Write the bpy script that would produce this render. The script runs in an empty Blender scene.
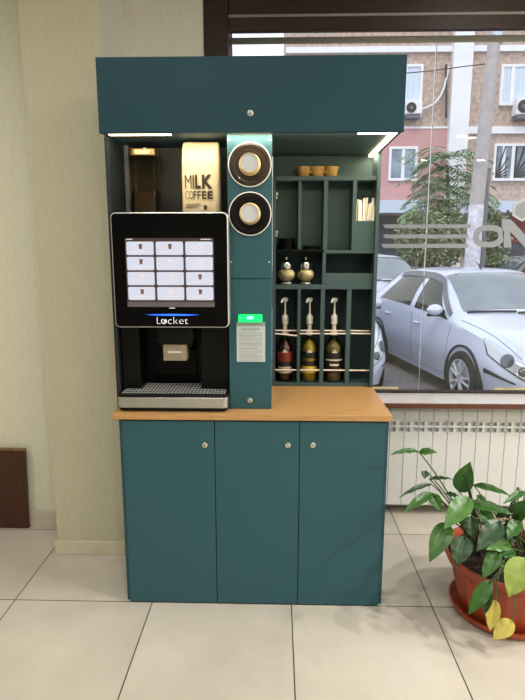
import bpy, math, random
from mathutils import Vector, Matrix
R = random.Random(7)
PI = math.pi
col = bpy.context.scene.collection

# ---------------------------------------------------------------- helpers
def lin(c):
    return tuple((v/12.92 if v <= .04045 else ((v+.055)/1.055)**2.4) for v in [x/255 for x in c])

def mat(name, rgb, rough=.5, metal=0, var=0, scale=8, emit=0, alpha=1, trans=0, ior=1.45, bump=0, stretch=(1,1,1), coat=0, spec=.5, ergb=None):
    m = bpy.data.materials.new(name); m.use_nodes = True
    nt = m.node_tree; b = nt.nodes['Principled BSDF']
    c = lin(rgb)
    b.inputs['Base Color'].default_value = (*c, 1)
    b.inputs['Roughness'].default_value = rough
    b.inputs['Metallic'].default_value = metal
    b.inputs['IOR'].default_value = ior
    b.inputs['Specular IOR Level'].default_value = spec
    b.inputs['Coat Weight'].default_value = coat
    b.inputs['Transmission Weight'].default_value = trans
    b.inputs['Alpha'].default_value = alpha
    if emit:
        b.inputs['Emission Color'].default_value = (*lin(ergb or rgb), 1)
        b.inputs['Emission Strength'].default_value = emit
    if var or bump:
        tc = nt.nodes.new('ShaderNodeTexCoord'); mp = nt.nodes.new('ShaderNodeMapping')
        mp.inputs['Scale'].default_value = stretch
        nz = nt.nodes.new('ShaderNodeTexNoise'); nz.inputs['Scale'].default_value = scale; nz.inputs['Detail'].default_value = 5
        nt.links.new(tc.outputs['Object'], mp.inputs[0]); nt.links.new(mp.outputs[0], nz.inputs['Vector'])
        if var:
            rp = nt.nodes.new('ShaderNodeValToRGB')
            rp.color_ramp.elements[0].position = .3; rp.color_ramp.elements[1].position = .7
            rp.color_ramp.elements[0].color = (*[max(0, v*(1-var)) for v in c], 1)
            rp.color_ramp.elements[1].color = (*[min(1, v*(1+var)) for v in c], 1)
            nt.links.new(nz.outputs['Fac'], rp.inputs[0]); nt.links.new(rp.outputs[0], b.inputs['Base Color'])
        if bump:
            bp = nt.nodes.new('ShaderNodeBump'); bp.inputs['Strength'].default_value = bump; bp.inputs['Distance'].default_value = .004
            nt.links.new(nz.outputs['Fac'], bp.inputs['Height']); nt.links.new(bp.outputs[0], b.inputs['Normal'])
    return m

def mat_pane(name, tint=(1,1,1), base_refl=.04, rough=0.0):
    """thin glass: transparent + fresnel gloss"""
    m = bpy.data.materials.new(name); m.use_nodes = True
    nt = m.node_tree; nt.nodes.clear()
    o = nt.nodes.new('ShaderNodeOutputMaterial'); mx = nt.nodes.new('ShaderNodeMixShader')
    t = nt.nodes.new('ShaderNodeBsdfTransparent'); g = nt.nodes.new('ShaderNodeBsdfGlossy'); fr = nt.nodes.new('ShaderNodeFresnel')
    t.inputs[0].default_value = (*tint, 1); g.inputs['Roughness'].default_value = rough; fr.inputs[0].default_value = 1.4
    nt.links.new(fr.outputs[0], mx.inputs[0]); nt.links.new(t.outputs[0], mx.inputs[1]); nt.links.new(g.outputs[0], mx.inputs[2])
    nt.links.new(mx.outputs[0], o.inputs[0])
    return m

class MB:
    def __init__(s): s.v = []; s.f = []; s.mi = []; s.cur = 0
    def add(s, vs, fs):
        b = len(s.v); s.v += [tuple(v) for v in vs]; s.f += [tuple(i+b for i in f) for f in fs]; s.mi += [s.cur]*len(fs); return s
    def box(s, x0, x1, y0, y1, z0, z1):
        vs = [(x, y, z) for z in (z0, z1) for y in (y0, y1) for x in (x0, x1)]
        return s.add(vs, [(0,2,3,1), (4,5,7,6), (0,1,5,4), (2,6,7,3), (0,4,6,2), (1,3,7,5)])
    def quad(s, a, b, c, d): return s.add([a, b, c, d], [(0,1,2,3)])
    def lathe(s, prof, c=(0,0,0), n=32, axis='z', cap=True):
        vs = []; fs = []
        for (r, h) in prof:
            for k in range(n):
                a = 2*PI*k/n; p = (r*math.cos(a), r*math.sin(a), h)
                if axis == 'y': p = (p[0], h, p[1])
                if axis == 'x': p = (h, p[0], p[1])
                vs.append((p[0]+c[0], p[1]+c[1], p[2]+c[2]))
        m = len(prof)
        for i in range(m-1):
            for k in range(n):
                a, b = i*n+k, i*n+(k+1) % n
                fs.append((a, b, b+n, a+n))
        if cap:
            fs.append(tuple(range(n-1, -1, -1))); fs.append(tuple((m-1)*n+k for k in range(n)))
        return s.add(vs, fs)
    def tube(s, pts, r, n=8, cap=True):
        pts = [Vector(p) for p in pts]; rr = r if isinstance(r, (list, tuple)) else [r]*len(pts)
        vs = []; fs = []; up = None
        for i, p in enumerate(pts):
            t = (pts[min(i+1, len(pts)-1)]-pts[max(i-1, 0)]).normalized()
            if up is None: up = Vector((0,0,1)) if abs(t.z) < .9 else Vector((1,0,0))
            a = t.cross(up).normalized(); b = t.cross(a).normalized(); up = -b if b.dot(up) < 0 else b
            for k in range(n):
                q = 2*PI*k/n; vs.append(p+(a*math.cos(q)+b*math.sin(q))*rr[i])
        for i in range(len(pts)-1):
            for k in range(n):
                x, y = i*n+k, i*n+(k+1) % n; fs.append((x, y, y+n, x+n))
        if cap: fs.append(tuple(range(n-1, -1, -1))); fs.append(tuple((len(pts)-1)*n+k for k in range(n)))
        return s.add(vs, fs)
    def prism(s, poly, y0, y1):
        """polygon in x,z extruded along y"""
        n = len(poly); vs = [(x, y0, z) for x, z in poly]+[(x, y1, z) for x, z in poly]
        fs = [tuple(range(n)), tuple(range(2*n-1, n-1, -1))]+[(i+n, (i+1) % n+n, (i+1) % n, i) for i in range(n)]
        return s.add(vs, fs)
    def prismz(s, poly, z0, z1):
        n = len(poly); vs = [(x, y, z0) for x, y in poly]+[(x, y, z1) for x, y in poly]
        fs = [tuple(range(n-1, -1, -1)), tuple(range(n, 2*n))]+[(i, (i+1) % n, (i+1) % n+n, i+n) for i in range(n)]
        return s.add(vs, fs)
    def grid(s, P):
        nu, nv = len(P), len(P[0]); vs = [p for row in P for p in row]
        return s.add(vs, [(i*nv+j, i*nv+j+1, (i+1)*nv+j+1, (i+1)*nv+j) for i in range(nu-1) for j in range(nv-1)])
    def build(s, name, ms, parent=None, bevel=0, smooth=None, loc=None, fixn=True):
        me = bpy.data.meshes.new(name); me.from_pydata(s.v, [], s.f)
        ms = ms if isinstance(ms, (list, tuple)) else [ms]
        for m in ms: me.materials.append(m)
        for p, i in zip(me.polygons, s.mi): p.material_index = i
        if fixn:
            import bmesh
            bm = bmesh.new(); bm.from_mesh(me); bmesh.ops.recalc_face_normals(bm, faces=bm.faces); bm.to_mesh(me); bm.free()
        me.update()
        if smooth is not None:
            for p in me.polygons: p.use_smooth = True
            me.set_sharp_from_angle(angle=math.radians(smooth))
        o = bpy.data.objects.new(name, me); col.objects.link(o)
        if parent is not None: o.parent = parent
        if loc is not None: o.location = loc
        if bevel:
            b = o.modifiers.new('bev', 'BEVEL'); b.width = bevel; b.segments = 2; b.limit_method = 'ANGLE'; b.angle_limit = math.radians(40)
        return o

def tag(o, label, cat, group=None, kind=None):
    if label: o['label'] = label
    if cat: o['category'] = cat
    if group: o['group'] = group
    if kind: o['kind'] = kind
    return o
def thing(name, label, cat, loc=(0,0,0), group=None, rz=0):
    o = bpy.data.objects.new(name, None); col.objects.link(o); o.location = loc; o.rotation_euler.z = rz; o.empty_display_size = .1
    return tag(o, label, cat, group)
def struct(o):
    o['kind'] = 'structure'; return o
def copy_tree(o, parent=None):
    c = o.copy(); col.objects.link(c)
    if parent is not None: c.parent = parent
    for ch in list(o.children): copy_tree(ch, c)
    return c
def rrect(x0, x1, z0, z1, r, n=6):
    out = []
    for cx, cz, a0 in ((x1-r, z1-r, 0), (x0+r, z1-r, PI/2), (x0+r, z0+r, PI), (x1-r, z0+r, 1.5*PI)):
        for k in range(n+1):
            a = a0+PI/2*k/n; out.append((cx+r*math.cos(a), cz+r*math.sin(a)))
    return out
def text_mesh(body, size, m, name, parent, loc, width=None, height=None, offset=0, extr=.0004, shear=0):
    cu = bpy.data.curves.new('t', 'FONT'); cu.body = body; cu.size = size; cu.extrude = extr; cu.offset = offset; cu.shear = shear
    t = bpy.data.objects.new('t', cu); col.objects.link(t)
    dg = bpy.context.evaluated_depsgraph_get(); me = bpy.data.meshes.new_from_object(t.evaluated_get(dg))
    bpy.data.objects.remove(t); bpy.data.curves.remove(cu)
    xs = [v.co.x for v in me.vertices]; ys = [v.co.y for v in me.vertices]
    sx = width/(max(xs)-min(xs)) if width else 1; sy = height/(max(ys)-min(ys)) if height else 1
    x0, y0 = min(xs), min(ys)
    for v in me.vertices:
        v.co = ((v.co.x-x0)*sx, -v.co.z, (v.co.y-y0)*sy)
    me.materials.clear(); me.materials.append(m); me.name = name
    o = bpy.data.objects.new(name, me); col.objects.link(o); o.parent = parent; o.location = loc
    return o

# ---------------------------------------------------------------- camera
FPX, PITCH, YAW, HC = 540.77, .1807, .0262, 1.492
cam = bpy.data.cameras.new('camera'); co = bpy.data.objects.new('camera', cam); col.objects.link(co)
cam.sensor_fit = 'AUTO'; cam.sensor_width = 36; cam.lens = FPX*36/700; cam.clip_start = .05
co.location = (0, 0, HC); co.rotation_euler = (PI/2-PITCH, 0, YAW)
bpy.context.scene.camera = co
def ray(px, py):
    x, u = (px-262.5)/FPX, (350-py)/FPX
    c, s = math.cos(PITCH), math.sin(PITCH); yy = c+s*u; zz = -s+c*u
    c, s = math.cos(YAW), math.sin(YAW)
    return Vector((c*x-s*yy, s*x+c*yy, zz))
def at(px, py, Y):
    """the place at depth Y measured off the photograph"""
    r = ray(px, py); return r*(Y/r.y)+Vector((0, 0, HC))

# ---------------------------------------------------------------- materials
def mat_floor():
    m = bpy.data.materials.new('floor_tile'); m.use_nodes = True; nt = m.node_tree; b = nt.nodes['Principled BSDF']
    L = nt.links.new; N = nt.nodes.new
    tc = N('ShaderNodeTexCoord'); sp = N('ShaderNodeSeparateXYZ'); L(tc.outputs['Object'], sp.inputs[0])
    def line(out, off):
        a = N('ShaderNodeMath'); a.operation = 'SUBTRACT'; L(out, a.inputs[0]); a.inputs[1].default_value = off
        d = N('ShaderNodeMath'); d.operation = 'DIVIDE'; L(a.outputs[0], d.inputs[0]); d.inputs[1].default_value = .6
        f = N('ShaderNodeMath'); f.operation = 'FRACT'; L(d.outputs[0], f.inputs[0])
        s = N('ShaderNodeMath'); s.operation = 'SUBTRACT'; L(f.outputs[0], s.inputs[0]); s.inputs[1].default_value = .5
        q = N('ShaderNodeMath'); q.operation = 'ABSOLUTE'; L(s.outputs[0], q.inputs[0])
        g = N('ShaderNodeMath'); g.operation = 'GREATER_THAN'; L(q.outputs[0], g.inputs[0]); g.inputs[1].default_value = .4960
        fl = N('ShaderNodeMath'); fl.operation = 'FLOOR'; L(d.outputs[0], fl.inputs[0])
        return g.outputs[0], fl.outputs[0]
    gx, ix = line(sp.outputs[0], -.5309); gy, iy = line(sp.outputs[1], 2.0906)
    mx = N('ShaderNodeMath'); mx.operation = 'MAXIMUM'; L(gx, mx.inputs[0]); L(gy, mx.inputs[1])
    cx = N('ShaderNodeCombineXYZ'); L(ix, cx.inputs[0]); L(iy, cx.inputs[1])
    wn = N('ShaderNodeTexWhiteNoise'); L(cx.outputs[0], wn.inputs['Vector'])
    va = N('ShaderNodeVectorMath'); va.operation = 'MULTIPLY_ADD'; L(wn.outputs['Color'], va.inputs[0]); va.inputs[1].default_value = (9, 9, 9); L(tc.outputs['Object'], va.inputs[2])
    nz = N('ShaderNodeTexNoise'); nz.inputs['Scale'].default_value = 2.6; nz.inputs['Detail'].default_value = 7; nz.inputs['Roughness'].default_value = .62
    L(va.outputs[0], nz.inputs['Vector'])
    rp = N('ShaderNodeValToRGB'); e = rp.color_ramp.elements
    e[0].position = .25; e[0].color = (*lin((172,166,155)), 1); e[1].position = .75; e[1].color = (*lin((200,193,181)), 1)
    L(nz.outputs['Fac'], rp.inputs[0])
    mc = N('ShaderNodeMix'); mc.data_type = 'RGBA'; L(mx.outputs[0], mc.inputs['Factor']); L(rp.outputs[0], mc.inputs['A']); mc.inputs['B'].default_value = (*lin((66,60,54)), 1)
    L(mc.outputs['Result'], b.inputs['Base Color']); b.inputs['Roughness'].default_value = .3; b.inputs['Specular IOR Level'].default_value = .45
    return m
M = {}
M['floor'] = mat_floor()
M['wall'] = mat('wallpaper', (210,208,189), .8, var=.07, scale=60, stretch=(6,6,.5), bump=.25)
M['wall_lit'] = mat('wallpaper_lit', (226,222,212), .8, var=.06, scale=60, stretch=(6,6,.5), bump=.25)  # paler copy of the wallpaper, stronger light put into its colour
M['pil'] = mat('wallpaper_shaded', (184,180,157), .8, var=.06, scale=50, stretch=(6,6,.5), bump=.3)  # darker copy of the wallpaper, weaker light on the pilaster front painted in
M['ceil'] = mat('ceiling_white', (225,222,215), .9)
M['base'] = mat('skirting', (196,188,166), .45, var=.05, scale=20)
M['basegrey'] = mat('skirting_tile', (190,180,165), .4, var=.05, scale=20)
M['brown'] = mat('dark_wood', (44,30,25), .5, var=.3, scale=30, stretch=(1,1,12), spec=.3)
M['brownh'] = mat('dark_wood_head', (46,32,27), .42, var=.3, scale=25, stretch=(1,10,10), spec=.3)
M['board'] = mat('walnut_board', (62,33,18), .4, var=.3, scale=14, stretch=(10,4,.7))
M['board_edge'] = mat('board_edge', (120,92,66), .5, var=.15, scale=20)
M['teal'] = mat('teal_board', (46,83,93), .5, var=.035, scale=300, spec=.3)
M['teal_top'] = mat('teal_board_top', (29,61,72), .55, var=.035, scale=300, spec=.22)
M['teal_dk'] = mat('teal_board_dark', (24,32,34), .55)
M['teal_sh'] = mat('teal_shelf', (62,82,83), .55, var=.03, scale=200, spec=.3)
M['teal_bk'] = mat('teal_back_shaded', (38,54,57), .6, var=.03, scale=200, spec=.2)  # darker shelf teal, shade inside the lower cells put into the colour
M['gap'] = mat('shadow_gap', (14,22,24), .7)
M['oak'] = mat('oak_worktop', (180,138,88), .38, var=.15, scale=9, stretch=(1.2,14,14))
M['chrome'] = mat('chrome', (205,205,200), .22, 1)
M['steel'] = mat('brushed_steel', (188,188,186), .33, 1, var=.06, scale=40, stretch=(1,1,30))
M['black'] = mat('black_plastic', (8,8,9), .4, spec=.2)
M['blackm'] = mat('black_matt', (10,10,11), .6, spec=.25)
M['gloss'] = mat('black_glass', (4,4,6), .06, spec=.14)
M['silver'] = mat('silver_rim', (205,205,205), .3, .6)
M['white'] = mat('white_plastic', (226,222,212), .4)
M['led'] = mat('led_strip', (255,232,190), .5, emit=9, ergb=(255,228,182))
M['led_dim'] = mat('led_diffuser', (120,130,112), .5, emit=.12, ergb=(255,232,190))
M['green'] = mat('green_light', (10,220,110), .4, emit=1.0, ergb=(0,225,105))
M['greenhot'] = mat('green_light_hot', (160,255,220), .4, emit=1.2, ergb=(130,255,225))
M['blue'] = mat('blue_light', (40,90,255), .4, emit=1.3, ergb=(40,110,255))
M['scr_bg'] = mat('screen_backdrop', (58,44,44), .3, var=.9, scale=260, emit=.12, ergb=(120,90,90))
M['scr_tile'] = mat('screen_tile', (120,122,130), .3, spec=.1, emit=.68, ergb=(226,230,250))
M['scr_ic'] = mat('screen_icon', (90,62,48), .3, emit=.25, ergb=(150,110,90))
M['scr_ic2'] = mat('screen_icon_pale', (190,185,190), .3, emit=.55, ergb=(205,200,208))
M['scr_bar'] = mat('screen_bar', (84,80,84), .3, emit=.15, ergb=(120,115,120))
M['logo'] = mat('logo_white', (235,235,238), .4, emit=.5)
M['paper'] = mat('notice_paper', (192,198,200), .6, var=.02)
M['ink'] = mat('notice_ink', (120,126,130), .7)
M['inkd'] = mat('notice_ink_dark', (70,76,80), .7)
M['clip'] = mat('sleeve_strip', (150,156,158), .35)
M['cup'] = mat('cup_card', (214,190,142), .6, var=.05, scale=30)
M['cupb'] = mat('cup_bottom', (188,192,198), .6)
M['cream'] = mat('bag_paper', (208,192,154), .65, var=.06, scale=25, bump=.5)
M['print'] = mat('bag_print', (48,34,28), .6)
M['pulp'] = mat('moulded_pulp', (186,146,84), .75, var=.12, scale=60, bump=.4)
M['stick'] = mat('stick_paper', (240,234,218), .6, var=.04, scale=50)
M['rail'] = mat('rail_white', (226,212,196), .4)
M['jarfill'] = mat('creamer_powder', (232,214,164), .6)
M['glassj'] = mat_pane('jar_glass', (.96,.97,.95), rough=.02)
M['glassb'] = mat_pane('bottle_glass', (.93,.95,.92), rough=.02)
M['syr_red'] = mat('syrup_red', (70,22,18), .15, coat=.6)
M['syr_yel'] = mat('syrup_yellow', (176,150,28), .15, coat=.6)
M['syr_olive'] = mat('syrup_amber', (112,98,52), .15, coat=.6)
M['lab_black'] = mat('label_black', (24,22,22), .5)
M['lab_cream'] = mat('label_cream', (205,195,170), .5)
M['lab_red'] = mat('label_red', (120,40,32), .5)
M['lab_yel'] = mat('label_yellow', (206,176,60), .5)
M['hopglass'] = mat_pane('hopper_glass', (.80,.72,.55), rough=.05)
M['bean'] = mat('coffee_beans', (58,34,20), .45, var=.5, scale=90, bump=1)
M['lid_lit'] = mat('hopper_lid', (96,76,44), .25, .4)  # dark lid with the warm LED glow painted into its colour
M['rad'] = mat('radiator_white', (206,207,207), .35)
M['radsh'] = mat('radiator_inner', (150,150,146), .6)
M['sill'] = mat('sill_stone', (214,213,213), .12, var=.2, scale=40, stretch=(9,1,1), coat=.5)
M['silledge'] = mat('sill_edge', (92,54,38), .35, var=.15, scale=20)
M['frost'] = mat('frosted_decal', (140,144,152), .7)
M['frostw'] = mat('frosted_decal_light', (176,180,188), .7)
M['pane'] = mat_pane('window_pane', (.985,.99,.985))
M['seal'] = mat('glass_seal', (140,146,144), .4)
M['greybar'] = mat('grey_bar', (128,124,118), .45, var=.08, scale=20)
M['pot'] = mat('terracotta_plastic', (152,68,40), .42, var=.08, scale=20)
M['soil'] = mat('potting_soil', (50,36,28), .9, var=.7, scale=60, bump=1)
M['leaf_a'] = mat('leaf_green', (46,88,30), .33, var=.22, scale=30)
M['leaf_b'] = mat('leaf_dark', (34,64,32), .33, var=.25, scale=30)
M['leaf_c'] = mat('leaf_light', (68,110,46), .33, var=.22, scale=30)
M['leaf_y'] = mat('leaf_yellow', (186,172,82), .45, var=.2, scale=25)
M['leaf_yg'] = mat('leaf_yellow_green', (128,146,66), .45, var=.22, scale=25)
M['stem'] = mat('stem_green', (70,96,44), .5)
M['stem_dk'] = mat('stem_dark', (48,50,30), .6)
M['stake'] = mat('stake_wood', (176,150,110), .7)
# outside
M['asph'] = mat('street_paving', (112,108,110), .85, var=.18, scale=14, bump=.6)
M['stucco'] = mat('stucco_brown', (178,158,146), .9, var=.3, scale=7, bump=.8)
M['pink'] = mat('stucco_pink', (192,148,148), .9, var=.05, scale=3)
M['bwhite'] = mat('facade_white', (226,226,230), .8, var=.04, scale=2)
M['bwin'] = mat('facade_glass', (120,136,150), .12, var=.5, scale=1.2, spec=.8)
M['bgrille'] = mat('window_grille', (50,50,54), .5)
M['curtain'] = mat('curtain_pale', (196,208,222), .6, var=.1, scale=3, stretch=(8,1,.3))
M['awn'] = mat('awning_blue', (196,206,226), .6)
M['shopdk'] = mat('shop_dark', (62,66,80), .5)
M['shopred'] = mat('shop_red', (130,56,60), .7)
M['conc'] = mat('concrete_pole', (172,166,166), .85, var=.1, scale=5)
M['limew'] = mat('pole_whitewash', (206,204,214), .8, var=.25, scale=9)
M['pipe'] = mat('pipe_grey', (110,110,118), .6)
M['cable'] = mat('cable', (70,66,66), .6)
M['tfol'] = mat('tree_leaf', (128,156,122), .7, var=.3, scale=3)
M['tfol2'] = mat('bush_leaf', (142,154,120), .7, var=.4, scale=4)
M['bark'] = mat('bark', (96,84,70), .9, var=.2, scale=10)
M['kerb'] = mat('kerb_yellow', (214,190,130), .8, var=.12, scale=15)
M['car'] = mat('car_white', (200,207,226), .28, coat=.6)
M['cardk'] = mat('car_dark', (34,36,42), .25, coat=.6)
M['carsil'] = mat('car_silver', (178,186,200), .3, coat=.5)
M['cglass'] = mat('car_glass', (48,46,42), .06, spec=.5)
M['wglass'] = mat('windshield_glass', (92,104,112), .05, spec=1, coat=1, var=.25, scale=2.5)
M['rub'] = mat('tyre', (30,30,33), .8)
M['alloy'] = mat('alloy_rim', (205,208,214), .3, .5)
M['trimk'] = mat('car_trim', (34,35,38), .5)
M['lens'] = mat('lamp_lens', (196,202,210), .1, .3, coat=1)
M['lensdk'] = mat('lamp_inner', (104,108,114), .15, .6)
M['seam'] = mat('panel_gap', (120,126,140), .6)

# ---------------------------------------------------------------- the room shell
WY = 3.05     # window plane
struct(MB().box(-3.6, 3.6, -4.2, 3.03, -.06, 0).build('floor', M['floor']))
struct(MB().box(-3.6, 3.6, -4.2, 3.2, 3.0, 3.08).build('ceiling', M['ceil']))
struct(MB().box(-3.6, -1.09, 2.74, 3.2, 0, 3.0).build('wall_left', M['wall']))
pil_ = struct(MB().box(-1.09, -.748, 2.465, 3.2, 0, 3.0).build('wall_pilaster', [M['pil'], M['wall_lit']]))
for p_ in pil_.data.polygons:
    if p_.normal.x > .9: p_.material_index = 1  # right-hand face coloured as if lit from the right of the room
struct(MB().box(-.748, -.36, 2.84, 3.2, 0, 3.0).build('wall_back', M['wall_lit']))
struct(MB().box(-.36, 3.6, 3.03, 3.2, -.06, .664).build('wall_below_window', M['wall_lit']))
struct(MB().box(-.36, 2.9, 3.04, 3.2, 2.87, 3.0).build('wall_above_window', M['wall_lit']))
struct(MB().box(2.9, 3.6, 2.84, 3.2, .664, 3.0).build('wall_back_right', M['wall_lit']))
struct(MB().box(3.6, 3.7, -4.2, 3.2, -.06, 3.08).build('wall_right', M['wall']))
struct(MB().box(-3.7, -3.6, -4.2, 3.2, -.06, 3.08).build('wall_far_left', M['wall']))
struct(MB().box(-3.7, 3.7, -4.3, -4.2, -.06, 3.08).build('wall_front', M['wall']))
struct(MB().box(-3.6, -1.10, 2.725, 2.74, 0, .088).build('baseboard_left', M['basegrey'], bevel=.002))
struct(MB().box(-1.102, -.748, 2.450, 2.465, 0, .072).box(-1.102, -1.09, 2.465, 2.74, 0, .072).build('baseboard_pilaster', M['base'], bevel=.003))
struct(MB().box(-.36, 2.9, 3.015, 3.03, 0, .06).build('baseboard_back', M['basegrey'], bevel=.002))

# window: frame, head boards, two panes, seam, sill, decals
win = thing('window_1', None, None); struct(win)
fr = MB()
fr.box(-.36, -.24, 2.835, 3.10, .665, 3.0)
fr.box(2.78, 2.9, 2.835, 3.10, .665, 3.0)
fr.box(-.24, 2.78, 3.03, 3.075, .690, .702)
struct(fr.build('window_frame', M['brown'], win, bevel=.004))
hd = MB()
hd.box(-.24, 2.78, 2.852, 2.872, 2.612, 3.0)
hd.box(-.24, 2.78, 2.842, 2.866, 2.533, 2.600)
struct(hd.build('window_head', M['brownh'], win, bevel=.004))
struct(MB().box(-.24, 2.78, 2.848, 2.868, 2.599, 2.613).build('head_bead', M['greybar'], win))
struct(MB().box(-.24, .818, WY, WY+.008, .70, 2.88).build('pane', M['pane'], win))
struct(MB().box(.822, 2.78, WY, WY+.008, .70, 2.88).build('pane', M['pane'], win))
struct(MB().box(.8185, .8215, WY-.001, WY+.009, .70, 2.88).build('pane_seam', M['seal'], win))
struct(MB().box(-.36, 2.9, 2.82, 3.045, .672, .690).build('window_sill', M['sill'], win))
struct(MB().box(-.36, 2.9, 2.808, 2.82, .664, .691).build('sill_edge', M['silledge'], win, bevel=.002))
dec = MB()
for z0, z1, x0, x1 in ((1.616, 1.636, .578, 1.055), (1.562, 1.582, .582, 1.045), (1.510, 1.532, .572, 1.048)):
    dec.prism([(x0, z1), (x0+.012, z0), (x1, z0), (x1, z1)], WY-.003, WY-.0005)
# letter O as a rounded ring
def ring2d(mb, ox, oz, rx, rz, t, n=40, p=2.6, shear=0):
    vs = []; fs = []
    for y in (WY-.003, WY-.0005):
        for k in range(n):
            a = 2*PI*k/n; c, s = math.cos(a), math.sin(a)
            c = math.copysign(abs(c)**(2/p), c); s = math.copysign(abs(s)**(2/p), s)
            for d in (0, t): vs.append((ox+(rx-d)*c+shear*(rz-d)*s, y, oz+(rz-d)*s))
    for k in range(n):
        a = 2*k; b = 2*((k+1) % n); h = 2*n
        fs += [(a, b, b+1, a+1), (a+h, a+h+1, b+h+1, b+h), (a, a+h, b+h, b), (a+1, b+1, b+h+1, a+h+1)]
    mb.add(vs, fs)
ring2d(dec, 1.155, 1.572, .082, .060, .030)
mx0 = 1.222
dec.prism([(mx0+.02, 1.512), (mx0+.062, 1.512), (mx0+.045, 1.60), (mx0+.135, 1.512), (mx0+.225, 1.60), (mx0+.21, 1.512), (mx0+.252, 1.512), (mx0+.27, 1.662), (mx0+.225, 1.662), (mx0+.135, 1.575), (mx0+.045, 1.662), (mx0-.005, 1.662)], WY-.003, WY-.0005)
struct(dec.build('window_decal', M['frost'], win))
hx = MB(); 
vs = []
for y in (WY-.003, WY-.0005):
    for k in range(6):
        a = PI/6+PI/3*k
        for r in (.062, .047): vs.append((1.328+r*math.cos(a), y, 1.712+r*math.sin(a)))
fs = []
for k in range(6):
    a = 2*k; b = 2*((k+1) % 6); h = 12
    fs += [(a, b, b+1, a+1), (a+h, a+h+1, b+h+1, b+h), (a, a+h, b+h, b), (a+1, b+1, b+h+1, a+h+1)]
hx.add(vs, fs); struct(hx.build('hexagon_decal', M['frostw'], win))
struct(MB().prism([(1.328+.045*math.cos(PI/6+PI/3*k), 1.712+.045*math.sin(PI/6+PI/3*k)) for k in range(6)], WY-.002, WY-.0005).build('hexagon_fill', M['frost'], win))
struct(MB().box(-.24, 2.78, 2.985, 3.0, 2.531, 2.561).build('blind_rail', mat('rail_grey', (176,173,166), .5), win, bevel=.003))

# ---------------------------------------------------------------- base cabinet
bc = thing('base_cabinet', 'teal base cabinet with three doors standing on the tiled floor', 'cabinet', (-.093, 2.35, 0))
def P(mb, name, m, parent, **k):
    o = mb.build(name, m, parent, **k); o.matrix_parent_inverse = Matrix.Translation(-Vector(ABS(parent))); return o
def ABS(o):
    v = Vector(o.location)
    return v if o.parent is None else v
P(MB().box(-.642, -.626, 2.104, 2.64, 0, .825), 'side_panel', M['teal'], bc, bevel=.0015)
P(MB().box(.439, .455, 2.104, 2.64, 0, .825), 'side_panel', M['teal'], bc, bevel=.0015)
P(MB().box(-.626, .439, 2.115, 2.64, .004, .02), 'bottom_panel', M['teal_dk'], bc)
P(MB().box(-.626, .439, 2.106, 2.125, .02, .824), 'gap_shade', M['gap'], bc)  # near-black sheet painting the shade seen between the doors
for i, (a, b, lx, lz, hint) in enumerate(((-.6245, -.2505, -.289, .718, 'left'), (-.2475, .0935, .048, .721, 'middle'), (.0965, .4375, .149, .722, 'right'))):
    d = P(MB().box(a, b, 2.085, 2.104, .006, .818), 'door', M['teal'], bc, bevel=.0015)
    lk = MB().lathe([(.0115, 2.0852), (.0115, 2.081), (.0095, 2.0795), (.006, 2.0795)], (lx, 0, lz), 24, 'y'); lk.cur = 1
    lk.box(lx-.0012, lx+.0012, 2.0785, 2.0797, lz-.005, lz+.005)
    k = lk.build('lock', [M['chrome'], M['blackm']], d, smooth=40); k.matrix_parent_inverse = Matrix.Translation((.093, -2.35, 0)) @ Matrix.Identity(4)
    k.matrix_parent_inverse = Matrix.Identity(4)
wt = MB().box(-.661, .4615, 2.076, 2.668, .825, .85).build('worktop', M['oak'], bevel=.002)
tag(wt, 'light oak worktop slab lying on the teal base cabinet', 'worktop')

# ---------------------------------------------------------------- canopy
cn = thing('canopy_cabinet', 'wide dark teal overhead box with one lock and warm light strips below', 'cabinet')
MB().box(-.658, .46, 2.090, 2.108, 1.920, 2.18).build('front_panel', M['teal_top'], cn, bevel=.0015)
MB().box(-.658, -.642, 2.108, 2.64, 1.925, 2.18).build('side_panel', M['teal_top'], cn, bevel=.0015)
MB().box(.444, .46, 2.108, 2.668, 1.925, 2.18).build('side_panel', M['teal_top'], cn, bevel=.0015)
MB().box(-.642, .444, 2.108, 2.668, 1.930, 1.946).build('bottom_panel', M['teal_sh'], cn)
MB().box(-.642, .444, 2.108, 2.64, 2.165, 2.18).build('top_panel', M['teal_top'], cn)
lk = MB().lathe([(.0115, 2.0902), (.0115, 2.086), (.0095, 2.0845), (.006, 2.0845)], (-.099, 0, 1.986), 24, 'y'); lk.cur = 1
lk.box(-.1002, -.0978, 2.0835, 2.0847, 1.981, 1.991); lk.build('lock', [M['chrome'], M['blackm']], cn, smooth=40)
MB().box(-.632, -.40, 2.109, 2.141, 1.921, 1.931).build('light_strip', M['led'], cn)
MB().box(-.185, -.025, 2.109, 2.141, 1.921, 1.931).build('light_strip', M['led_dim'], cn)
MB().box(.30, .442, 2.109, 2.141, 1.921, 1.931).build('light_strip', M['led'], cn)
MB().box(.424, .442, 2.150, 2.64, 1.921, 1.931).build('light_strip', M['led'], cn)

# machine alcove: side panel and back
al = thing('alcove_panel', 'dark teal side and back boards enclosing the coffee machine', 'cabinet panel')
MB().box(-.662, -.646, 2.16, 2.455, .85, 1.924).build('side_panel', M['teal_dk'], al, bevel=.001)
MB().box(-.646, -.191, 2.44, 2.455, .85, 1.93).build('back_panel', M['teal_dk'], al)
MB().box(-.646, -.628, 2.37, 2.44, 1.64, 1.93).build('lit_batten', M['pipe'], al, bevel=.001)  # grey tone stands for the light caught on this board edge

# ---------------------------------------------------------------- cup column
cc = thing('cup_dispenser_column', 'narrow teal column holding two round cup dispensers beside the coffee machine', 'cup dispenser')
MB().box(-.190, -.021, 2.172, 2.44, .85, 1.928).build('column_body', M['teal_dk'], cc)
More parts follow.
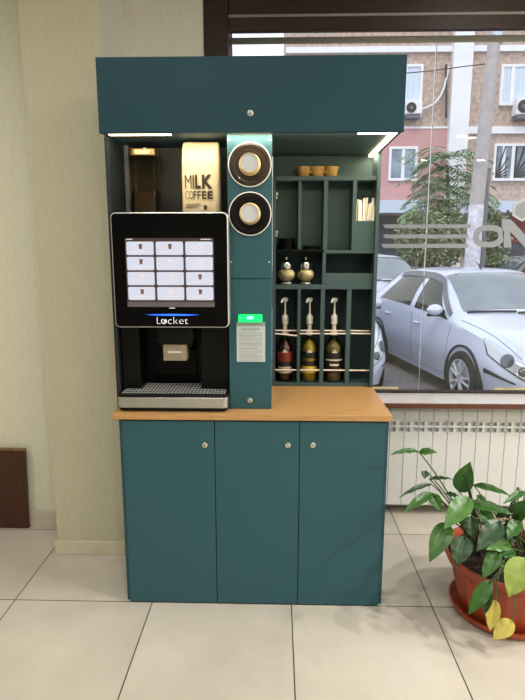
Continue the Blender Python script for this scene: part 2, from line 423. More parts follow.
# upper panel with two round openings is built as a frame of strips around recessed rings
RZ = (1.8165, 1.634)
up = MB().box(-.1915, -.020, 2.155, 2.172, 1.386, 1.928)
up.build('upper_panel', M['teal_sh'] if False else M['teal'], cc, bevel=.001)
dr = MB().box(-.1915, -.020, 2.155, 2.172, .851, 1.383).build('lower_door', M['teal'], cc, bevel=.0015)
lk = MB().lathe([(.0115, 2.1552), (.0115, 2.151), (.0095, 2.1495), (.006, 2.1495)], (-.108, 0, .888), 24, 'y'); lk.cur = 1
lk.box(-.1092, -.1068, 2.1485, 2.1497, .883, .893); lk.build('lock', [M['chrome'], M['blackm']], dr, smooth=40)
for x, z in ((-.180, 1.45), (-.030, 1.45), (-.182, 1.905), (-.030, 1.905)):
    MB().lathe([(.0035, 2.1552), (.0035, 2.1535), (.002, 2.1528)], (x, 0, z), 12, 'y').build('screw', M['chrome'], cc, smooth=40)
cupname = ('upper', 'lower')
proto_cup = None
for i, z in enumerate(RZ):
    c = (-.1045, 0, z)
    dp = MB().lathe([(.083, 2.155), (.083, 2.147), (.0795, 2.146), (.0795, 2.150)], c, 56, 'y', cap=False).build('dispenser_ring', M['white'], cc, smooth=40)
    MB().lathe([(.0797, 2.150), (.074, 2.147), (.064, 2.147), (.053, 2.151), (.046, 2.154), (.0455, 2.1545)], c, 56, 'y', cap=True).build('dispenser_collar', mat('collar_brown', (38,26,20), .3, coat=.4) if i == 0 else M['black'], dp, smooth=50)
for i, z in enumerate(RZ):
    t = thing('paper_cup', ('kraft paper cup poking bottom first out of the %s cup dispenser ring' % cupname[i]), 'cup', (-.1045, 2.147, z), 'paper cups in the column dispensers')
    if i == 0:
        MB().lathe([(.0415, .006), (.0410, -.004), (.0385, -.012), (.0355, -.040), (.0350, -.045), (.0325, -.045), (.0320, -.042)], (0,0,0), 40, 'y', cap=False).build('cup_wall', M['cup'], t, smooth=40)
        MB().lathe([(.0322, -.0415), (.0322, -.0405)], (0,0,0), 40, 'y').build('cup_bottom', M['cupb'], t)
        proto_cup = t
    else:
        for ch in list(proto_cup.children):
            q = ch.copy(); col.objects.link(q); q.parent = t

# green light and notice
gl = MB().prism(rrect(-.152, -.057, 1.214, 1.243, .004), 2.135, 2.155); gl.cur = 1
gl.prism(rrect(-.118, -.092, 1.226, 1.238, .004), 2.1345, 2.1352)
tag(gl.build('status_light', [M['green'], M['greenhot']]), 'glowing green light bar on the teal column above the notice', 'light')
nt_ = thing('notice_sheet', 'printed grey notice in a clear sleeve on the column under the green light', 'notice')
MB().box(-.1605, -.0455, 2.1515, 2.1545, 1.050, 1.2125).build('sheet', M['paper'], nt_)
MB().box(-.1605, -.0455, 2.1505, 2.1515, 1.196, 1.2135).build('sleeve_strip', M['clip'], nt_)
tx = MB(); z = 1.188; rr = random.Random(3)
for ln in range(24):
    if ln in (3, 10, 13, 16): z -= .003
    x = -.151 if ln not in (0, 1) else -.143
    end = (-.056 if ln not in (0, 1) else -.064)-rr.random()*.03*(1 if ln % 4 == 2 else .15)
    tx.cur = 1 if ln in (0, 1, 11, 12) else 0
    while x < end:
        w = .004+rr.random()*.010; tx.box(x, min(x+w, end), 2.1510, 2.1514, z-.0016, z); x += w+.0016
    z -= .0052
tx.build('printed_lines', [M['ink'], M['inkd']], nt_)

# ---------------------------------------------------------------- coffee machine
cm = thing('coffee_machine', 'black self-service coffee machine with lit touch screen on the oak worktop', 'coffee machine')
bd = MB()
bd.box(-.642, -.565, 2.185, 2.43, .885, 1.63)
bd.box(-.312, -.194, 2.185, 2.43, .885, 1.63)
bd.box(-.565, -.312, 2.30, 2.43, .885, 1.63)
bd.box(-.565, -.312, 2.185, 2.30, 1.185, 1.63)
bd.build('body', M['black'], cm, bevel=.004)
MB().prism(rrect(-.525, -.345, .90, 1.13, .01), 2.285, 2.30).build('niche_panel', M['gloss'], cm, bevel=.002)
rim = MB().prism(rrect(-.633, -.185, 1.197, 1.637, .020, 8), 2.092, 2.184).build('screen_housing', M['silver'], cm, bevel=.004, smooth=40)
MB().prism(rrect(-.6285, -.1895, 1.2015, 1.6325, .0165, 8), 2.0885, 2.0925).build('screen_glass', M['gloss'], cm, smooth=40)
sc = MB(); FY = 2.0882
def fq(mb, x0, x1, z0, z1, y): mb.quad((x0, y, z0), (x1, y, z0), (x1, y, z1), (x0, y, z1))
sx0, sx1, sz0, sz1 = -.580, -.240, 1.279, 1.541
fq(sc, sx0, sx1, sz0+.018, sz1, FY)
sc.cur = 3; fq(sc, sx0, sx1, sz0, sz0+.018, FY)
tw, th = .1045, .0505
for r in range(4):
    for c in range(3):
        x = sx0+.005+c*(tw+.0085); zt = sz1-.013-r*(th+.0068)
        sc.cur = 1
        poly = rrect(x, x+tw, zt-th, zt, .006, 4); sc.add([(a, FY-.0003, b) for a, b in poly], [tuple(range(len(poly)))])
        sc.cur = 2 if (r, c) in ((0,0), (0,1), (1,0), (2,2), (3,0), (3,2)) else 4
        cx, cz = x+tw*.52, zt-.009
        sc.add([(cx-.007, FY-.0006, cz), (cx+.007, FY-.0006, cz), (cx+.005, FY-.0006, cz-.019), (cx-.005, FY-.0006, cz-.019)], [(0,1,2,3)])
        if sc.cur == 4: sc.add([(cx-.012, FY-.0006, cz-.010), (cx+.012, FY-.0006, cz-.010), (cx+.010, FY-.0006, cz-.021), (cx-.010, FY-.0006, cz-.021)], [(0,1,2,3)])
        sc.cur = 4
        fq(sc, x+.022, x+.080, zt-th+.012, zt-th+.0145, FY-.0006)
sc.cur = 4; fq(sc, sx0+.006, sx0+.03, sz1-.006, sz1-.003, FY-.0004); fq(sc, sx1-.05, sx1-.01, sz1-.006, sz1-.003, FY-.0004)
fq(sc, -.417, -.395, sz0-.006, sz0-.003, FY-.0004)
sc.build('touch_screen', [M['scr_bg'], M['scr_tile'], M['scr_ic'], M['scr_bar'], M['scr_ic2']], cm, fixn=False)
bl = MB(); n = 24
bl.prism([(-.513+.214*k/n, 1.248+.0035*math.sin(PI*k/n)) for k in range(n+1)]+[(-.299-.214*k/n, 1.248-.0035*math.sin(PI*k/n)) for k in range(1, n)], FY-.0008, FY+.0005)
bl.build('blue_light', M['blue'], cm)
text_mesh('L', .04, M['logo'], 'logo_lettering', cm, (-.467, FY-.001, 1.2125), width=.0135, height=.0265, offset=-.0009)
text_mesh('cket', .04, M['logo'], 'logo_lettering', cm, (-.424, FY-.001, 1.2125), width=.080, height=.0265, offset=-.0009)
lo = MB()
lo.tube([(-.440+.0095*math.cos(a), FY-.0008, 1.2225+.0095*math.sin(a)) for a in [math.radians(50-i*15) for i in range(21)]], .0016, 6)
lo.tube([(-.4385+.0035*math.cos(a), FY-.0008, 1.2235+.0045*math.sin(a)) for a in [math.radians(120-i*18) for i in range(16)]], .0016, 6)
lo.build('logo_emblem', M['logo'], cm)
sp = MB().prism(rrect(-.476, -.334, 1.128, 1.19, .008), 2.12, 2.21)
sp.lathe([(.011, 1.128), (.011, 1.112), (.008, 1.105)], (-.352, 2.17, 0), 16).lathe([(.011, 1.128), (.011, 1.112), (.008, 1.105)], (-.466, 2.17, 0), 16)
spo = sp.build('spout', M['black'], cm, bevel=.002, smooth=40)
MB().prism(rrect(-.457, -.362, 1.056, 1.123, .003), 2.135, 2.19).build('spout_plate', mat('spout_metal', (168,158,138), .35, .7, var=.08, scale=40), spo, bevel=.002)
pl = MB()
for k in range(9): pl.box(-.437+k*.0062, -.437+k*.0062+.0044, 2.1342, 2.1352, 1.089, 1.0945)
pl.build('plate_mark', M['scr_ic2'], spo)
tr = MB(); 
poly = []
def rr2(x0, x1, y0, y1, r, n=8):
    return rrect(x0, x1, y0, y1, r, n)
tray = MB().prismz(rr2(-.645, -.193, 2.098, 2.30, .022), .868, .912).build('drip_tray', M['steel'], cm, bevel=.002, smooth=40)
MB().prismz(rr2(-.646, -.192, 2.097, 2.301, .023), .912, .924).prismz(rr2(-.640, -.198, 2.104, 2.295, .02), .856, .868).build('tray_rim', M['blackm'], tray, bevel=.002, smooth=40)
gr = MB()
for k in range(30): gr.box(-.626+k*.0143, -.6225+k*.0143, 2.115, 2.285, .9235, .9255)
for k in range(6): gr.box(-.628, -.208, 2.122+k*.031, 2.1245+k*.031, .9240, .9260)
gr.build('tray_grille', mat('grille_grey', (176,178,176), .4, .2), tray)
for x in (-.60, -.24): 
    for y in (2.15, 2.38): MB().lathe([(.016, .85), (.016, .89)], (x, y, 0), 16).build('foot', M['blackm'], cm)
# bean hopper on the machine top
hp = MB().prismz(rr2(-.597, -.493, 2.275, 2.375, .012), 1.63, 1.872).build('bean_hopper', M['hopglass'], cm, smooth=40)
MB().prismz(rr2(-.592, -.498, 2.28, 2.37, .010), 1.632, 1.735).build('coffee_beans', M['bean'], hp, smooth=40)
MB().prismz(rr2(-.599, -.491, 2.273, 2.377, .013), 1.872, 1.90).build('hopper_lid', M['lid_lit'], hp, bevel=.003, smooth=40)
MB().box(-.575, -.515, 2.271, 2.274, 1.877, 1.893).build('lid_plate', mat('lid_plate', (190,160,96), .3, .5), hp, bevel=.001)
MB().lathe([(.012, 1.90), (.012, 1.908), (.008, 1.911)], (-.545, 2.32, 0), 20).build('lid_knob', M['chrome'], hp, smooth=40)

# ---------------------------------------------------------------- coffee bag
bg = thing('coffee_bag', 'cream paper bag reading milk coffee standing on the coffee machine', 'coffee bag', (-.304, 2.26, 1.63))
rows = []
prof = [(0, .072, .036), (.012, .077, .040), (.08, .0765, .040), (.16, .0765, .039), (.22, .076, .036), (.255, .0745, .030), (.275, .0725, .020), (.285, .070, .010), (.288, .066, .004)]
for h, hx, hy in prof:
    row = []
    for k in range(40):
        a = 2*PI*k/40; c, s = math.cos(a), math.sin(a)
        row.append((math.copysign(abs(c)**.35, c)*hx, math.copysign(abs(s)**.35, s)*hy+.0012*math.sin(7*a+h*40), h))
    rows.append(row+[row[0]])
b_ = MB().grid(rows); b_.add(rows[-1][:-1], [tuple(range(40))])
b_.build('bag_body', M['cream'], bg, smooth=50)
fy = -.0425
for ch, x, w, off in (('M', -.0615, .026, -.0004), ('I', -.031, .005, 0), ('L', -.021, .022, .0022), ('K', .006, .042, .0022)):
    text_mesh(ch, .05, M['print'], 'bag_lettering', bg, (x, fy, .106), width=w, height=.054, offset=off)
for ch, x, w, off in (('C', -.0615, .014, -.0005), ('O', -.0455, .015, -.0003), ('F', -.028, .012, .0002), ('F', -.013, .014, .0006), ('E', .005, .018, .0014), ('E', .027, .021, .002)):
    text_mesh(ch, .04, M['print'], 'bag_lettering', bg, (x, fy, .066), width=w, height=.031, offset=off)
sm = MB()
for k in range(3): sm.box(-.060, .0-.012*k, fy-.0005, fy+.001, .046-.007*k, .048-.007*k)
sm.box(.012, .024, fy-.0005, fy+.001, .026, .042); sm.build('bag_small_print', M['print'], bg)
MB().box(-.0605, .0, fy+.002, fy+.0035, .262, .264).build('bag_seal', mat('bag_fold', (196,172,124), .7), bg)

# ---------------------------------------------------------------- shelf organiser
SY0, SY1 = 2.545, 2.655
sh = thing('shelf_organizer', 'teal pigeonhole shelf unit standing on the right of the worktop', 'shelf unit')
tb = M['teal_sh']
MB().box(.446, .462, SY0-.02, SY1, .851, 1.928).build('side_panel', tb, sh, bevel=.001)
MB().box(-.021, -.006, SY0, SY1, .851, 1.826).build('side_panel', tb, sh, bevel=.001)
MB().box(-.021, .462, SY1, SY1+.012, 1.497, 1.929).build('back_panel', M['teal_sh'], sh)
MB().box(-.021, .462, SY1, SY1+.012, .851, 1.496).build('back_panel', M['teal_bk'], sh)  # same board as the upper back, painted darker for shade
MB().box(-.0055, .446, SY0-.002, SY1, 1.806, 1.826).build('top_board', tb, sh, bevel=.001)
MB().box(-.006, .446, SY0, SY1, .851, .866).build('bottom_board', tb, sh, bevel=.001)
MB().box(-.006, .446, SY0, SY1, 1.317, 1.338).build('shelf', tb, sh, bevel=.001)
MB().box(.220, .446, SY0, SY1, 1.482, 1.496).build('shelf', tb, sh, bevel=.001)
MB().box(-.006, .216, SY0-.004, SY1, 1.490, 1.500).build('shelf', M['black'], sh, bevel=.001)
for x0, x1, z0, z1 in ((.096, .111, 1.500, 1.806), (.212, .231, 1.496, 1.806), (.343, .361, 1.496, 1.806), (.212, .227, 1.338, 1.490), (.098, .113, .866, 1.317), (.207, .226, .866, 1.317), (.329, .350, .866, 1.317)):
    MB().box(x0, x1, SY0+.001, SY1, z0, z1).build('divider', tb, sh, bevel=.001)
MB().box(.227, .446, SY0, SY0+.012, 1.338, 1.391).build('front_panel', tb, sh, bevel=.001)
MB().box(.361, .446, SY0+.001, SY0+.013, 1.496, 1.628).build('front_panel', tb, sh, bevel=.001)
for i, (a, b) in enumerate(((-.006, .098), (.113, .207), (.226, .329), (.350, .446))):
    for (z0, z1, y) in ((1.119, 1.118, SY0+.02), (1.106 if i < 3 else 1.108, 1.096 if i == 0 else 1.107, SY0+.004), (.929, .929, SY0+.004)):
        MB().tube([(a, y, z0), (b, y, z1)], .0035, 10).build('rail', M['rail'], sh, smooth=60)
for z in (1.735, 1.566):
    MB().lathe([(.013, -.006), (.013, .004), (.008, .007)], (0, .02, 0), 16, 'x').box(-.006, .006, -.004, .006, .006, .02).build('hinge', M['chrome'], sh, smooth=40, loc=(-.001, SY0+.005, z))

# lids
def lid_mb(): return MB().lathe([(.041, 0), (.0425, .001), (.0425, .004), (.040, .006), (.036, .0085), (.034, .0085), (.033, .006), (.0, .006)], n=32, cap=False)
protol = None; k = 0
for x, n, txt in ((.045, 6, 'left'), (.1615, 2, 'second')):
    for j in range(n):
        pos = 'topmost' if j == n-1 else ('lowest' if j == 0 else ['second', 'third', 'fourth', 'fifth'][j-1]+' from the bottom')
        lab = 'black cup lid, %s, of the %s stack in the %s upper pigeonhole' % (pos, 'tall' if n == 6 else 'low', txt)
        if protol is None: o = protol = lid_mb().build('drink_lid', M['black'], smooth=35)
        else: o = protol.copy(); col.objects.link(o)
        o.location = (x, 2.600, 1.5005+.0085*j); tag(o, lab, 'cup lid', 'stacked black cup lids')
# cup carrier
car_ = thing('cup_carrier', 'tan moulded three-cup carrier on top of the shelf unit', 'cup carrier', (.1855, 2.605, 1.826))
for x, rt, rb in ((-.063, .032, .022), (0, .034, .024), (.063, .032, .022)):
    MB().lathe([(.0, .002), (rb, 0), (rb+.003, .004), (rt, .040), (rt+.003, .045), (rt, .047), (rt-.003, .043), (rb, .006), (0, .006)], (x, 0, 0), 28, cap=False).build('cup_socket', M['pulp'], car_, smooth=50)
MB().box(-.04, .04, -.018, .018, .018, .028).build('carrier_web', M['pulp'], car_, bevel=.003)
# sugar sticks
rs = random.Random(11); protos = None
pos_words = ['leaning left at the front', 'upright', 'leaning right', 'tilted', 'bent forward', 'short']
ns = 22
for j in range(ns):
    row = j % 3; u = j/(ns-1)
    x = .371+u*.066; y = 2.568+row*.016+rs.random()*.006
    if protos is None:
        m_ = MB().box(-.0042, .0042, -.0022, .0022, 0, .012); m_.box(-.0046, .0046, -.0016, .0016, .012, .205); m_.box(-.0042, .0042, -.0022, .0022, .205, .217)
        o = protos = m_.build('sugar_stick', M['stick'], bevel=.0008)
    else: o = protos.copy(); col.objects.link(o)
    o.location = (x, y, 1.4965); o.rotation_euler = (rs.uniform(-.02, .02), (u-.45)*.22+rs.uniform(-.05, .05), rs.uniform(-.5, .5))
    o.scale = (1.25, 1.5, .94+rs.random()*.16)
    tag(o, 'thin white paper stick standing in the bunch in the top right pocket', 'stick', 'white paper sticks in the pocket')

# creamer jars
def make_jar(x, lab):
    t = thing('creamer_jar', lab, 'jar', (x, 2.600, 1.338), 'bulbous glass creamer jars')
    g = MB().lathe([(.026, 0), (.028, .003), (.024, .009), (.022, .013), (.034, .022), (.0425, .036), (.044, .046), (.040, .058), (.030, .068), (.025, .072), (.025, .080)], n=36, cap=False).build('glass_bowl', M['glassj'], t, smooth=60)
    MB().lathe([(.001, .013), (.021, .0145), (.033, .0235), (.0413, .037), (.0426, .046), (.0385, .058), (.029, .067), (.001, .068)], n=36, cap=False).build('creamer', M['jarfill'], t, smooth=60)
    MB().lathe([(.001, .0), (.025, .0005), (.027, .003), (.0232, .009), (.001, .010)], n=28, cap=False).build('foot', M['white'], t, smooth=60)
    l = MB().lathe([(.0265, .072), (.0275, .076), (.0275, .092), (.024, .104), (.016, .112), (.007, .115), (.006, .122), (.007, .126), (.003, .128)], n=32).build('metal_lid', M['chrome'], t, smooth=50)
    MB().box(-.010, .010, -.0290, -.0272, .080, .098).build('lid_flap', M['silver'], l, bevel=.001)
    return t
make_jar(.0445, 'round glass creamer jar with metal lid, left of the two on the middle shelf')
make_jar(.1365, 'round glass creamer jar with metal lid, right of the two on the middle shelf')

# syrup bottles
def make_bottle(x, r, syr, labs, lab, fill):
    t = thing('syrup_bottle', lab, 'bottle', (x, 2.601, .866), 'syrup bottles with white pumps')
    s = r/.042
    g = MB().lathe([(r*.9, 0), (r, .006), (r, .158), (r*.94, .172), (r*.66, .190), (.016, .204), (.0145, .214), (.0145, .232)], n=36, cap=False).build('glass_body', M['glassb'], t, smooth=60)
    MB().lathe([(.001, .003), (r*.88, .003), (r*.965, .008), (r*.965, fill), (.001, fill)] if fill < .158 else [(.001, .003), (r*.88, .003), (r*.965, .008), (r*.965, .157), (r*.9, .171), (r*.62, .188), (.012, .202), (.001, .203)], n=36, cap=False).build('syrup', syr, t, smooth=40)
    for (z0, z1, m, half) in labs:
        pts = []
        for zz in (z0, z1):
            pts.append([((r+.0008)*math.sin(a), -(r+.0008)*math.cos(a), zz) for a in [-half+2*half*k/18 for k in range(19)]])
        MB().grid(pts).build('paper_label', m, t, smooth=60)
    # crest on label
    for q, zz in ((.012, .150), (.007, .158)):
        MB().grid([[((r+.0014)*math.sin(a), -(r+.0014)*math.cos(a), h) for a in (-q/r, -q/r/2, 0, q/r/2, q/r)] for h in (zz-.004, zz+.002)]).build('label_crest', M['lab_cream'], t)
    p = MB()
    p.lathe([(.017, .228), (.0175, .232), (.0175, .240), (.010, .244), (.010, .276), (.014, .280), (.0158, .284), (.0158, .290), (.0145, .292), (.0158, .294), (.0158, .316), (.0105, .324), (.0052, .330), (.0048, .350)], n=24)
    pm = p.build('pump', M['white'], t, smooth=40)
    MB().tube([(0, 0, .345), (0, 0, .390)], .0040, 10).build('pump_stem', M['white'], pm, smooth=60)
    MB().tube([(.012, .004, .398), (0, 0, .400), (-.006, -.008, .402), (-.014, -.026, .398), (-.018, -.034, .386)], [.006, .0085, .007, .005, .004], 12).lathe([(.009, .386), (.010, .392), (.010, .402), (.007, .406)], n=20).build('pump_spout', M['white'], pm, smooth=50)
    return t
make_bottle(.041, .0395, M['syr_red'], ((.044, .058, M['lab_cream'], 1.15), (.058, .100, M['lab_black'], 1.15), (.100, .150, M['lab_red'], 1.15), (.064, .076, M['lab_cream'], .9)), 'dark red syrup bottle with white pump, leftmost of three', .2)
make_bottle(.1595, .0405, M['syr_yel'], ((.045, .078, M['lab_yel'], 1.15), (.080, .104, M['lab_black'], 1.15), (.118, .150, M['lab_black'], 1.0)), 'yellow syrup bottle with white pump between the other two', .2)
make_bottle(.2785, .0450, M['syr_olive'], ((.045, .076, M['lab_black'], 1.1), (.078, .104, M['lab_black'], 1.15), (.107, .114, M['lab_cream'], 1.1), (.118, .150, M['lab_black'], 1.0), (.082, .092, M['lab_cream'], .5)), 'amber syrup bottle with white pump, rightmost of three', .2)

# ---------------------------------------------------------------- radiator
rd = thing('radiator', 'long white sectional radiator under the window sill', 'radiator', (0, 0, 0))
for k in range(16):
    x0 = .555+k*.0795; x1 = x0+.0775
    s = MB()
    s.prism([(x0+.002, .068), (x1-.002, .068), (x1, .075), (x1, .495), (x1-.003, .503), (x0+.003, .503), (x0, .495), (x0, .075)], 2.898, 2.918)
    s.box(x0+.030, x1-.030, 2.918, 2.985, .085, .60)
    s.box(x0+.004, x1-.004, 2.955, 2.99, .10, .58)
    # head
    hp_ = []
    for yy, zz in ((2.902, .560), (2.898, .585), (2.902, .620), (2.918, .640), (2.945, .647), (2.985, .640), (2.99, .56)): hp_.append((yy, zz))
    n = len(hp_)
    vs = [(x0, y, z) for y, z in hp_]+[(x1, y, z) for y, z in hp_]
    s.add(vs, [tuple(range(n)), tuple(range(2*n-1, n-1, -1))]+[(i, i+n, (i+1) % n+n, (i+1) % n) for i in range(n)])
    s.box(x0, x1, 2.900, 2.915, .527, .538)
    s.box(x0+.030, x1-.030, 2.902, 2.985, .50, .57); s.box(x0, x1, 2.922, 2.985, .49, .57)
    s.box(x0, x0+.004, 2.905, 2.985, .50, .57); s.box(x1-.004, x1, 2.905, 2.985, .50, .57)
    s.build('section', M['rad'], rd, bevel=.003)
MB().tube([(.50, 2.97, .60), (1.85, 2.97, .60)], .018, 12).build('pipe', M['rad'], rd, smooth=60)
MB().tube([(.50, 2.97, .12), (1.85, 2.97, .12)], .018, 12).build('pipe', M['rad'], rd, smooth=60)
for x in (.62, 1.25, 1.80): MB().tube([(x, 2.97, .6), (x, 3.027, .6)], .012, 10).build('bracket', M['rad'], rd)

# ---------------------------------------------------------------- brown board at left
bb = thing('wooden_board', 'dark brown wooden board standing against the left wall', 'board')
q = MB(); q.prism([(-2.1, 0), (-1.352, 0), (-1.338, .447), (-2.1, .447)], 2.70, 2.722); q.build('panel', M['board'], bb, bevel=.002)
MB().prism([(-2.1, .447), (-1.338, .447), (-1.337, .456), (-2.1, .456)], 2.699, 2.723).build('top_edge', M['board_edge'], bb, bevel=.002)

# ---------------------------------------------------------------- potted plant
PC = Vector((.962, 2.088, 0)); PZ = .70
pp = thing('potted_plant', 'leafy green plant in a terracotta pot with saucer by the radiator', 'potted plant', PC)
MB().lathe([(.001, .0), (.185, .0), (.203, .008), (.214, .028), (.217, .036), (.210, .037), (.203, .028), (.185, .014), (.001, .012)], n=64, cap=False).build('saucer', M['pot'], pp, smooth=40)
n = 96; rows = []
for r, h, rib in ((.175, .014, 0), (.180, .022, 1), (.196, .11, 1), (.214, .22, 1), (.226, .275, 1), (.229, .29, 0), (.236, .292, 0), (.245, .298, 0), (.262, .345, 0), (.264, .362, 0), (.256, .368, 0), (.246, .362, 0), (.236, .32, 0), (.225, .26, 0)):
    row = []
    for k in range(n):
        a = 2*PI*k/n; q = r+(.006 if rib and (k // 2) % 3 == 0 else 0)
        row.append((q*math.cos(a)*.95, q*math.sin(a)*.95, .012+(h-.012)*PZ))
    rows.append(row+[row[0]])
MB().grid(rows).build('pot', M['pot'], pp, smooth=50)
sg = []
for i in range(9):
    r = .222*i/8+.0005; sg.append([(r*math.cos(2*PI*k/40), r*math.sin(2*PI*k/40), (.222+.012)*1+.010*math.sin(k*3.1+i*2.2)*(.3+i/9*.4)) for k in range(41)])
MB().grid(sg).build('soil', M['soil'], pp, smooth=60)
def c7(x, y): return (370+x/2.69, 400+y/2.69)
def leaf(bx, by, tx_, ty, wpx, Y0, Y1, m, droop=.12, face=.55, stemto=None):
    """a leaf from base to tip; wpx its breadth"""
    A = at(*c7(bx, by), Y0)-PC; B = at(*c7(tx_, ty), Y1)-PC
    L = (B-A).length; d = (B-A).normalized()
    w = wpx/2.69/FPX*2.0
    view = (Vector((0, 0, HC))-PC-(A+B)/2).normalized()
    nrm = (view*face+Vector((0, 0, 1))*(1-face)); nrm = (nrm-d*nrm.dot(d)).normalized()
    side = d.cross(nrm).normalized()
    rows = []; N = 14
    for i in range(N+1):
        u = i/N
        c = A+d*(L*u)+nrm*(droop*L*4*u*(1-u)*.5)
        hw = w/2*min(1, (u**.6)*((1-u)**1.05)/.385) if 0 < u < 1 else .0008
        row = []
        for v in (-1, -.6, -.25, 0, .25, .6, 1):
            row.append(c+side*(v*hw)+nrm*(abs(v)*hw*.22-(.004 if v == 0 else 0)*(1-u)+.0025*math.sin(u*22+abs(v)*3)*abs(v)))
        rows.append(row)
    o = MB().grid(rows).build('leaf', m, pp, smooth=70, fixn=False)
    if stemto is None: stemto = (.12*math.cos(bx), .10*math.sin(by*1.7), .235)
    S = Vector(stemto); mid = (S*.45+A*.55)+Vector((0, 0, .06)) if A.z > .24 else (S*.5+A*.5)+Vector((0, 0, .10))
    if A.z > .24 or (A.x**2+A.y**2)**.5 < .20:
        pts = [S*(1-i/8)**2+mid*(2*i/8*(1-i/8))+A*(i/8)**2 for i in range(9)]
    else:   # arch over the rim and hang down outside
        dr_ = Vector((A.x, A.y, 0)).normalized(); c1 = dr_*.17+Vector((0, 0, .36)); c2 = dr_*max(.27, (A.x**2+A.y**2)**.5)+Vector((0, 0, .37))
        pts = [S*(1-u)**3+c1*(3*u*(1-u)**2)+c2*(3*u*u*(1-u))+A*u**3 for u in [i/8 for i in range(9)]]
    MB().tube(pts, [.0038-.0014*i/8 for i in range(9)], 6).build('stem', M['stem'] if (bx+by) % 3 or by > 400 else M['stem_dk'], pp, smooth=60)
    return o
a_, b__, c__ = M['leaf_a'], M['leaf_b'], M['leaf_c']
S1 = (-.10, .02, .235)
leaf(130, 138, 53, 148, 22, 2.05, 2.03, a_, .2, .45, S1)
leaf(132, 140, 181, 141, 26, 2.05, 2.02, a_, .15, .6, S1)
leaf(160, 212, 224, 213, 15, 2.10, 2.08, b__, .15, .5)
leaf(241, 248, 270, 166, 66, 2.12, 2.12, a_, .06, .85)
leaf(278, 228, 380, 258, 26, 2.10, 2.00, a_, .15, .55)
leaf(165, 226, 78, 263, 18, 2.03, 1.98, b__, .2, .5, S1)
leaf(168, 250, 90, 304, 34, 2.00, 1.93, a_, .18, .6, S1)
leaf(165, 252, 192, 300, 40, 2.02, 1.98, a_, .1, .8, S1)
leaf(150, 190, 146, 212, 26, 2.06, 2.04, b__, .1, .8, S1)
leaf(205, 250, 247, 265, 18, 2.08, 2.04, b__, .1, .5)
leaf(268, 262, 198, 348, 66, 2.02, 1.93, c__, .14, .8)
leaf(210, 330, 160, 436, 64, 1.98, 1.90, a_, .12, .85)
leaf(288, 256, 318, 285, 24, 2.06, 2.03, a_, .1, .7)
leaf(262, 278, 385, 308, 40, 2.06, 1.98, a_, .15, .55)
leaf(272, 312, 274, 372, 44, 2.00, 1.96, b__, .1, .9)
leaf(255, 366, 232, 448, 66, 1.96, 1.90, b__, .1, .9)
leaf(352, 326, 286, 408, 62, 1.98, 1.91, b__, .12, .85)
leaf(378, 386, 312, 402, 42, 1.96, 1.90, c__, .1, .8)
leaf(346, 405, 302, 482, 46, 1.92, 1.87, a_, .12, .85)
leaf(326, 486, 264, 578, 46, 1.86, 1.83, a_, .1, .85)
leaf(322, 505, 308, 578, 30, 1.85, 1.83, b__, .1, .8)
leaf(338, 538, 322, 622, 42, 1.84, 1.82, M['leaf_y'], .1, .9)
leaf(384, 594, 330, 646, 50, 1.83, 1.81, M['leaf_y'], .12, .8)
leaf(420, 425, 372, 530, 84, 1.86, 1.80, M['leaf_yg'], .1, .9)
leaf(416, 246, 358, 280, 26, 2.04, 1.98, a_, .12, .6)
leaf(384, 318, 424, 268, 56, 2.02, 1.98, a_, .1, .8)
leaf(340, 312, 392, 300, 30, 2.04, 2.00, b__, .1, .6)
leaf(392, 410, 340, 420, 28, 1.95, 1.91, a_, .1, .7)
leaf(300, 330, 330, 372, 34, 2.06, 2.03, b__, .1, .8)
leaf(240, 285, 214, 322, 40, 2.02, 1.99, b__, .1, .8)
leaf(298, 296, 334, 342, 42, 2.02, 1.98, a_, .1, .8)
leaf(352, 342, 396, 384, 42, 2.0, 1.95, b__, .1, .8)
leaf(326, 418, 366, 450, 36, 1.94, 1.90, a_, .1, .7)
leaf(402, 326, 368, 374, 44, 1.98, 1.93, a_, .1, .85)
leaf(222, 296, 258, 330, 36, 2.08, 2.06, b__, .1, .8)
leaf(430, 350, 470, 300, 50, 2.0, 1.96, a_, .1, .8)
leaf(440, 400, 480, 470, 60, 1.95, 1.9, b__, .1, .8)
leaf(450, 250, 500, 290, 34, 2.1, 2.05, a_, .15, .6)
leaf(430, 290, 465, 210, 50, 2.15, 2.15, a_, .1, .8)
MB().tube([(-.10, .02, .225), (-.135, .03, .42), (-.165, .02, .52), (-.20, .0, .60)], [.010, .008, .006, .004], 10).build('trunk', M['stem_dk'], pp, smooth=60)
for x, y in ((.02, .05), (.08, -.02), (-.03, -.05)):
    MB().tube([(x, y, .225), (x-.01, y, .40), (x+.02, y-.01, .53)], [.006, .005, .003], 8).build('trunk', M['stem_dk'], pp, smooth=60)
MB().tube([at(*c7(258, 316), 2.03)-PC, at(*c7(372, 320), 2.0)-PC], .003, 8).build('support_stick', M['stake'], pp)
for x, y in (( .05, .06), (.13, .02)):
    MB().tube([(x, y, .22), (x+.005, y, .52)], .004, 8).build('support_stick', M['stake'], pp)

